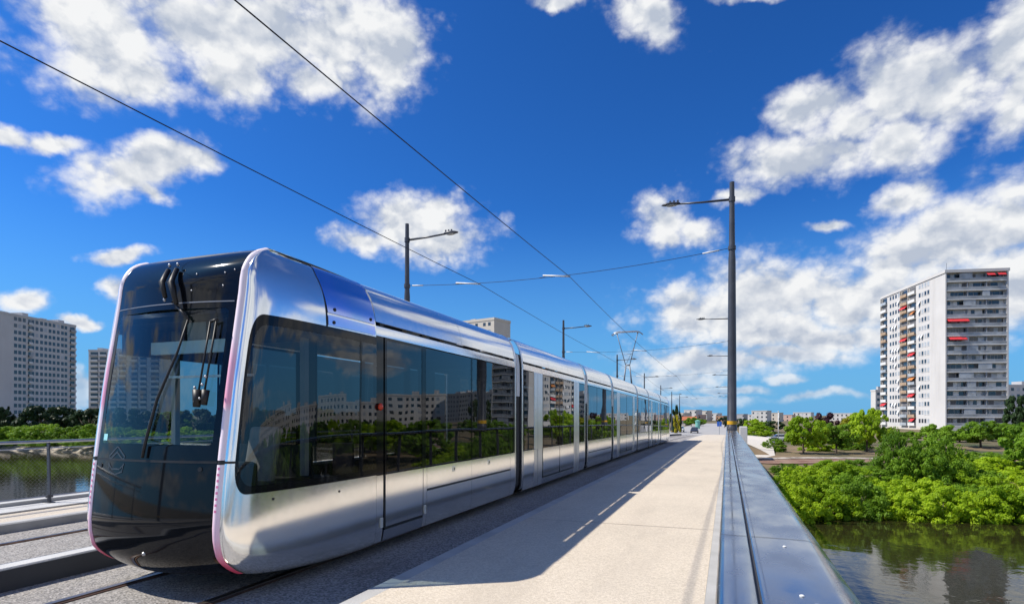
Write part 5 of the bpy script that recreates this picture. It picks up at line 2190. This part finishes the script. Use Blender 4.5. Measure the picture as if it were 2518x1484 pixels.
for (px, wpx, dp, ty, wl, lab) in TOWN:
    x, y = spot(px, dp)
    wd = wpx * dp / 1440.0
    zt = 1.9 + (1020 - ty) * dp / 1440.0
    nc = max(2, int(wd / 2.6))
    slab('town_building', (x, y), (0.95, -0.312, 0), (-0.312, -0.95, 0), wd, 12.0, -4.5, zt, lab, wl, [0.7 + (wd - 1.6) * k / max(1, nc - 1) for k in range(nc)], 2.9, group='town buildings on the skyline',
         limit=24, w=1.1, h=1.3, cat='building', trim=0.4, rooftop=False)
sh = empty('corner_shop', (-15.8, 260, -2.8))
m = MB(); m.box(-4, 4, 0, 7, 0, 3.2); m.build('wall', M['cream_wall'], sh); sh.scale = (0.8, 0.8, 0.8)
m = MB(); m.add([(-4.5, -0.6, 3.2), (4.5, -0.6, 3.2), (4.5, 7.6, 3.2), (-4.5, 7.6, 3.2), (-4.5, 3.5, 5.2), (4.5, 3.5, 5.2)], [[0, 1, 5, 4], [2, 3, 4, 5], [1, 2, 5], [3, 0, 4], [0, 3, 2, 1]])
m.build('roof', M['tile'], sh)
m = MB(); m.box(-1.2, 1.2, -0.04, 0.02, 0.3, 2.4); m.build('window', M['pane'], sh)
tag(sh, 'small house with an orange tiled roof at the end of the bridge road', 'house')

# low white blocks along the near-side bank, beyond the edge of the picture: the tram glass mirrors them
for i, (az, ds, wd, ht) in enumerate(((25, 260, 30, 9), (31, 240, 26, 5), (36, 230, 24, 8), (42, 235, 34, 5), (50, 220, 30, 7), (58, 230, 40, 6))):
    a = R(az)
    x, y = math.sin(a) * ds, math.cos(a) * ds
    n = Vector((-math.sin(a), -math.cos(a), 0))
    u = Vector((math.cos(a), -math.sin(a), 0))
    slab('apartment_block', (x, y), u, n, wd, 12, -4.2, -4.2 + ht + 6, 'low white apartment block seen only as a reflection in the tram windows', 'white_wall',
         [1.5 + 3.0 * k for k in range(int(wd / 3) - 1)], 2.9, group='white blocks mirrored in the tram windows', limit=45, cat='apartment block', w=1.4)
# ================================================================== TREES AND SHRUBS
def leaf_crown(seed, clumps, leaves, size, shape='round', flat=0.5):
    """leaf sized faces gathered in clumps through a unit crown (radius about 1, z 0..1)"""
    rr = random.Random(seed)
    m = MB()
    cl = []
    for _ in range(clumps):
        while True:
            x, y, z = rr.uniform(-1, 1), rr.uniform(-1, 1), rr.uniform(0, 1)
            if shape == 'round':
                w = math.sqrt(max(0.0, 1 - ((z - 0.5) / 0.52) ** 2)) * (0.95 + 0.2 * math.sin(3 * math.atan2(y, x) + seed))
            elif shape == 'bush':
                w = math.sqrt(max(0.0, 1 - ((z - 0.30) / 0.72) ** 2)) * (0.95 + 0.22 * math.sin(4 * math.atan2(y, x) + seed))
            elif shape == 'cone':
                w = max(0.05, 1 - z) * 0.9 + 0.08
            else:
                w = (0.55 + 0.45 * math.sin(PI * min(1, z + 0.15))) * (1 if z < 0.85 else (1 - z) / 0.15)
            d = math.hypot(x, y)
            if d < w and (d > 0.35 * w or z > 0.6 or rr.random() < 0.3):
                break
        cl.append((x, y, z, rr.uniform(0.07, 0.24)))
    per = leaves // clumps
    vs, fs = [], []
    for (x, y, z, r_) in cl:
        for _ in range(per):
            d = Vector((rr.gauss(0, 1), rr.gauss(0, 1), rr.gauss(0, 1))).normalized() * r_ * rr.uniform(0.35, 1.0) ** 0.6
            p = Vector((x, y, z)) + Vector((d.x, d.y, d.z * 0.62))
            if p.z < 0.0: p.z = -p.z * 0.3
            n = (d.normalized() + Vector((rr.uniform(-.55, .55), rr.uniform(-.55, .55), rr.uniform(-.2, .8)))).normalized()
            e1 = n.cross(Vector((rr.uniform(-1, 1), rr.uniform(-1, 1), rr.uniform(-1, 1)))).normalized()
            e2 = n.cross(e1)
            s = size * rr.uniform(0.6, 1.35)
            k = len(vs)
            vs += [p - e1 * s, p - e2 * s * 0.55, p + e1 * s, p + e2 * s * 0.55]
            fs.append([k, k + 1, k + 2, k + 3])
    m.v, m.f = vs, fs
    return m


def trunk_mb(seed, top=0.62, r0=0.055):
    rr = random.Random(seed)
    m = MB()
    pts = [(0, 0, -0.06), (0.01, 0, 0.12), (0.02 * rr.uniform(-1, 1), 0.02, 0.35), (0.04 * rr.uniform(-1, 1), 0.0, top)]
    m.tube(pts, [r0 * 1.25, r0, r0 * 0.8, r0 * 0.4], 8)
    for k in range(6):
        a = 2 * PI * k / 6 + rr.uniform(-.4, .4)
        z = rr.uniform(0.22, 0.5)
        l = rr.uniform(0.3, 0.55)
        m.tube([(0.01, 0, z), (0.5 * l * math.cos(a), 0.5 * l * math.sin(a), z + 0.13), (l * math.cos(a), l * math.sin(a), z + 0.34)], [r0 * 0.5, r0 * 0.33, r0 * 0.12], 6)
    return m


KINDS = {}


def tree_kind(key, name, mat, seed, clumps, leaves, size, shape, has_trunk, lift=0.2):
    """prototype pieces: crown mesh and trunk mesh, unit sized"""
    cm = leaf_crown(seed, clumps, leaves, size, shape)
    for v in cm.v:
        v.z = lift + v.z * (1 - lift)
    root = empty(name, (0, 0, -50))
    cm.build('crown', mat, root, fix=False)
    tm = trunk_mb(seed, r0=0.05 if has_trunk else 0.02)
    tm.build('trunk' if has_trunk else 'stem', M['bark'], root, smooth=True)
    KINDS[key] = [root, False]


tree_kind('bushA', 'river_bush', M['leaf_lime'], 11, 110, 12000, 0.042, 'bush', False, 0.0)
tree_kind('bushB', 'river_bush', M['leaf_lime'], 12, 95, 11000, 0.044, 'bush', False, 0.0)
tree_kind('bushC', 'river_bush', M['leaf_mid'], 13, 120, 12000, 0.040, 'bush', False, 0.0)
tree_kind('willow', 'willow_tree', M['leaf_mid'], 14, 140, 14000, 0.032, 'column', True, 0.02)
tree_kind('roundA', 'bank_tree', M['leaf_mid'], 15, 80, 8000, 0.058, 'round', True, 0.22)
tree_kind('roundB', 'bank_tree', M['leaf_lime'], 16, 75, 7600, 0.060, 'round', True, 0.22)
tree_kind('purple', 'plum_tree', M['leaf_purple'], 17, 36, 4200, 0.075, 'round', True, 0.15)
tree_kind('darkA', 'dark_tree', M['leaf_dark'], 18, 40, 4500, 0.075, 'round', True, 0.10)
tree_kind('darkB', 'dark_tree', M['leaf_dark'], 19, 46, 4500, 0.070, 'column', True, 0.05)
tree_kind('cone', 'dark_tree', M['leaf_dark'], 20, 46, 4200, 0.060, 'cone', True, 0.08)
tree_kind('yellow', 'yellow_tree', M['leaf_yellow'], 23, 34, 4000, 0.075, 'round', True, 0.15)


trnd = random.Random(3)


def plant(key, px, depth, ty, rx, label, group=None, z=None, cat='tree', xy=None):
    x, y = spot(px, depth) if xy is None else xy
    z0 = (land_z(x, y) if z is None else z) - 0.1
    zt = 1.9 + (1020 - ty) * depth / 1440.0
    h = max(1.0, zt - z0)
    rec = KINDS[key]
    o = rec[0] if not rec[1] else copy_tree(rec[0])
    rec[1] = True
    o.location = (x, y, z0)
    o.scale = (rx, rx * trnd.uniform(0.85, 1.1), h)
    o.rotation_euler = (0, 0, trnd.uniform(0, 6.28))
    tag(o, label, cat, group)
    return o


# bushes at the river's edge below the parapet, front to back
G1 = 'lime green bushes along the river edge'
SEEN_AT = ['against the edge of the parapet', 'second along from the parapet', 'third along from the parapet', 'in front of the tall willow', 'just past the tall willow', 'below the balcony side of the tower', 'further along below the tower', 'at the far end of the row']
for i, (px, dp, ty, rx) in enumerate(((1968, 44.5, 1200, 1.9), (2040, 45.5, 1196, 2.1), (2118, 46.3, 1186, 2.1), (2196, 47, 1200, 2.1), (2280, 48.3, 1182, 2.3), (2362, 49.6, 1190, 2.2), (2440, 50.8, 1176, 2.3), (2515, 52, 1184, 2.3))):
    plant(('bushA', 'bushB', 'bushC')[i % 3 if i % 4 else 0], px, dp, ty, rx, 'low lime green bush at the waterline, ' + SEEN_AT[i], G1, WATER_Z - 0.1, 'bush')
for i, (px, dp, ty, rx, key) in enumerate(((1935, 49, 1172, 2.0, 'bushA'), (1985, 51, 1142, 2.4, 'bushB'), (2055, 52, 1138, 2.5, 'bushA'), (2125, 53, 1146, 2.4, 'bushC'), (2385, 56, 1132, 2.4, 'bushB'), (2440, 57, 1126, 2.5, 'bushA'), (2505, 58, 1134, 2.6, 'bushC'), (2560, 59, 1130, 2.6, 'bushB'))):
    where = ['close to the parapet edge', 'second from the parapet', 'third from the parapet', 'before the willow', 'just past the willow', 'under the tower balconies', 'near the edge of the view', 'beyond the edge of the view'][i]
    plant(key, px, dp, ty, rx, 'taller lime bush, back of the thicket, ' + where, G1, None, 'bush')
for i, (px, dp, ty, rx) in enumerate(((1920, 47.5, 1205, 1.8), (2010, 48.5, 1172, 2.2), (2090, 49, 1165, 2.3), (2160, 50, 1172, 2.2), (2240, 51, 1165, 2.3), (2330, 52.5, 1158, 2.4), (2405, 53.5, 1156, 2.4), (2475, 54.5, 1152, 2.5), (2540, 56, 1160, 2.5), (2560, 53, 1176, 2.4), (2600, 54, 1180, 2.5), (2515, 53, 1165, 2.4))):
    plant(('bushB', 'bushA', 'bushC', 'bushB')[i % 4], px, dp, ty, rx, 'bush of the middle row packed into the lime green bank thicket', 'middle row of the bank thicket', WATER_Z + 0.5, 'bush')
for i, (px, dp, ty, rx) in enumerate(((2350, 62, 1118, 2.6), (2420, 64, 1112, 2.8), (2490, 65, 1116, 2.8), (1935, 60, 1140, 1.8), (2030, 61, 1132, 2.2), (2110, 62, 1130, 2.4))):
    plant(('bushA', 'bushC')[i % 2], px, dp, ty, rx, 'bush at the back of the thicket, just below the reddish path', 'back row of the bank thicket', None, 'bush')
plant('willow', 2215, 54, 1052, 2.5, 'tall grey green willow rising above the bushes, under the sunny side of the tower', 'willows on the bank')
plant('willow', 2300, 55, 1060, 2.9, 'tall willow rising above the bushes in front of the tower corner', 'willows on the bank')
plant('bushC', 2262, 52.5, 1100, 2.6, 'dense green bush filling the gap between the two willows', None, None, 'bush')

# trees on the bank
for i, (px, dp, ty, rx) in enumerate(((2240, 45.3, 1206, 2.0), (2320, 45.0, 1200, 2.1), (2395, 44.8, 1204, 2.1), (2465, 44.6, 1196, 2.2), (2530, 44.6, 1202, 2.2))):
    plant(('bushB', 'bushA')[i % 2], px, dp, ty, rx, 'bush hanging over the water at the front of the thicket below the tower', 'front bushes of the bank thicket', WATER_Z - 0.1, 'bush')
G2 = 'round trees on the bank'
plant('roundB', 1975, 88, 1026, 3.1, 'bright round tree first in the bank row, beside the pale ramp', G2)
plant('roundA', 2056, 90, 1042, 2.9, 'shorter dark green tree with a thin trunk below the purple one', G2)
plant('roundB', 2132, 93, 1008, 3.2, 'tall bright green tree hiding the low corner of the tower', G2)
plant('yellow', 2092, 108, 1022, 3.3, 'yellow green tree peeping between two bank trees')
plant('purple', 2022, 112, 1016, 3.2, 'dark purple leaved plum tree standing behind the bank row')
plant('roundA', 2312, 99, 1044, 3.2, 'dark green tree directly under the corner of the tower', G2)
plant('roundA', 2412, 102, 1036, 3.6, 'broad green tree under the tower balconies', G2)
plant('roundA', 2498, 104, 1040, 3.6, 'broad green tree at the edge of the view beside the tower', G2)
plant('darkA', 2516, 155, 972, 4.2, 'very dark tree standing against the far block at the edge of the view')
plant('roundA', 2360, 118, 1058, 3.4, 'green tree in the second row behind the willow', G2)
plant('roundA', 2225, 120, 1060, 3.6, 'green tree half hidden by the willow at the foot of the tower', G2)
plant('roundA', 2455, 122, 1058, 3.6, 'green tree in the second row under the tower', G2)
plant('roundB', 1855, 150, 1030, 2.6, 'small lime tree before the skyline near the white town block', G2)
plant('darkA', 1902, 165, 1034, 3.0, 'small dark tree before the skyline beside the thin pale pole')
plant('roundA', 1873, 175, 1036, 2.6, 'small green tree before the bright skyline block', G2)
plant('bushC', 1902, 92, 1078, 2.0, 'round dark green shrub at the top of the pale ramp', None, None, 'bush')
plant('bushB', 2010, 96, 1072, 3.0, 'green shrub under the first bank trees', None, None, 'bush')
plant('bushC', 2100, 99, 1070, 3.0, 'green shrub between the bank tree trunks', None, None, 'bush')
plant('bushA', 1868, 140, 1046, 3.6, 'low bright hedge like shrub beyond the parked cars', None, None, 'bush')
# trees by the bridge end
plant('darkB', 1660, 150, 992, 1.6, 'slim dark tree just past the end of the tram', None, -2.6, 'tree')
plant('yellow', 1665, 132, 1018, 0.9, 'small bright yellow tree at the end of the tram', None, -2.6)
plant('darkA', 1782, 210, 1024, 2.6, 'rusty dark tree beside the foot of the tall lamp post', None, -2.6)
plant('darkA', 1822, 200, 1028, 2.6, 'dull green tree just past the foot of the tall lamp post', None, -3.5)
plant('roundA', 1700, 230, 1026, 3.0, 'green tree in front of the white town building', G2, -2.6)
plant('roundA', 1722, 240, 1030, 2.6, 'low green tree at the end of the bridge road', G2, -2.6)

# opposite bank: dark belt behind, bright shrubs in front; it carries on behind the tram and shows through its glass
G3 = 'dark trees on the opposite bank'
LBL3 = ['dark tree at the very edge of the view under the slab tower', 'dark pointed tree under the windowless end of the slab tower', 'dark tree below the windows of the slab tower', 'broad dark tree below the middle of the slab tower',
        'dark tree below the balcony end of the slab tower', 'dark tree between the two slab towers', 'dark tree at the foot of the narrow tower', 'dark tree partly hidden by the rose strip of the tram']
for i, (px, ty, key, rx) in enumerate(((-30, 1000, 'darkA', 5), (18, 996, 'cone', 3.2), (62, 1006, 'darkB', 4.0), (108, 998, 'darkA', 6.0), (150, 1000, 'darkA', 5.5), (186, 1006, 'darkB', 4.2), (218, 1004, 'darkA', 5.0), (250, 1014, 'darkA', 5))):
    plant(key, px, 150 + (i % 3) * 5, ty, rx, LBL3[i], G3, -4.2)
for i in range(12):
    plant(('darkA', 'darkB', 'roundA')[i % 3], 300 + i * 62, 150 + (i * 7) % 20, 1002 + (i * 5) % 12, 5.5, 'tree on the opposite bank seen only through the tram windows', 'opposite bank trees behind the tram', -4.2)
G4 = 'shrubs on the opposite bank'
LBL4 = ['at the edge of the view', 'second from the edge', 'below the windowed part of the slab tower', 'beside the railing post', 'below the balcony end of the slab tower', 'below the gap between towers', 'beside the rose strip of the tram']
for i, (px, ty, rx) in enumerate(((-20, 1050, 4), (28, 1048, 4.2), (75, 1046, 4.0), (118, 1042, 4.2), (165, 1050, 4.2), (205, 1046, 3.8), (240, 1042, 4))):
    plant('bushC', px, 134 + (i % 2) * 4, ty, rx, 'green shrub in front of the dark belt, ' + LBL4[i], G4, -4.3, 'bush')
for i, (px, ty, rx) in enumerate(((-10, 1082, 3.4), (45, 1078, 3.4), (95, 1084, 3.0), (150, 1078, 3.2), (200, 1080, 3.6), (245, 1074, 3.4))):
    plant('bushC', px, 124 + (i % 2) * 3, ty, rx, 'low shrub just above the stony river edge, ' + LBL4[min(6, i + (1 if i > 3 else 0))], G4, -4.5, 'bush')
for i in range(14):
    plant(('bushC', 'bushA')[i % 2], 300 + i * 52, 128, 1050 + (i * 7) % 20, 4.2, 'shrub on the opposite bank seen only through the tram windows', 'opposite bank shrubs behind the tram', -4.3, 'bush')
# the bank beyond the edge of the picture, mirrored in the tram side
for i in range(22):
    az = R(22.5 + i * 2.1)
    ds = 74 + (i * 13) % 22
    x, y = math.sin(az) * ds, math.cos(az) * ds
    key = ('roundA', 'bushC', 'roundB', 'darkA')[i % 4]
    ty = 1020 + (14 if key != 'bushC' else 50)
    plant(key, 0, ds, ty, 3.8, 'bank tree outside the picture, seen only as a dark reflection in the tram glass', 'trees mirrored in the tram glass', None, 'tree', (x, y))
for rec in KINDS.values():
    if not rec[1]:
        print('unused prototype', rec[0].name)
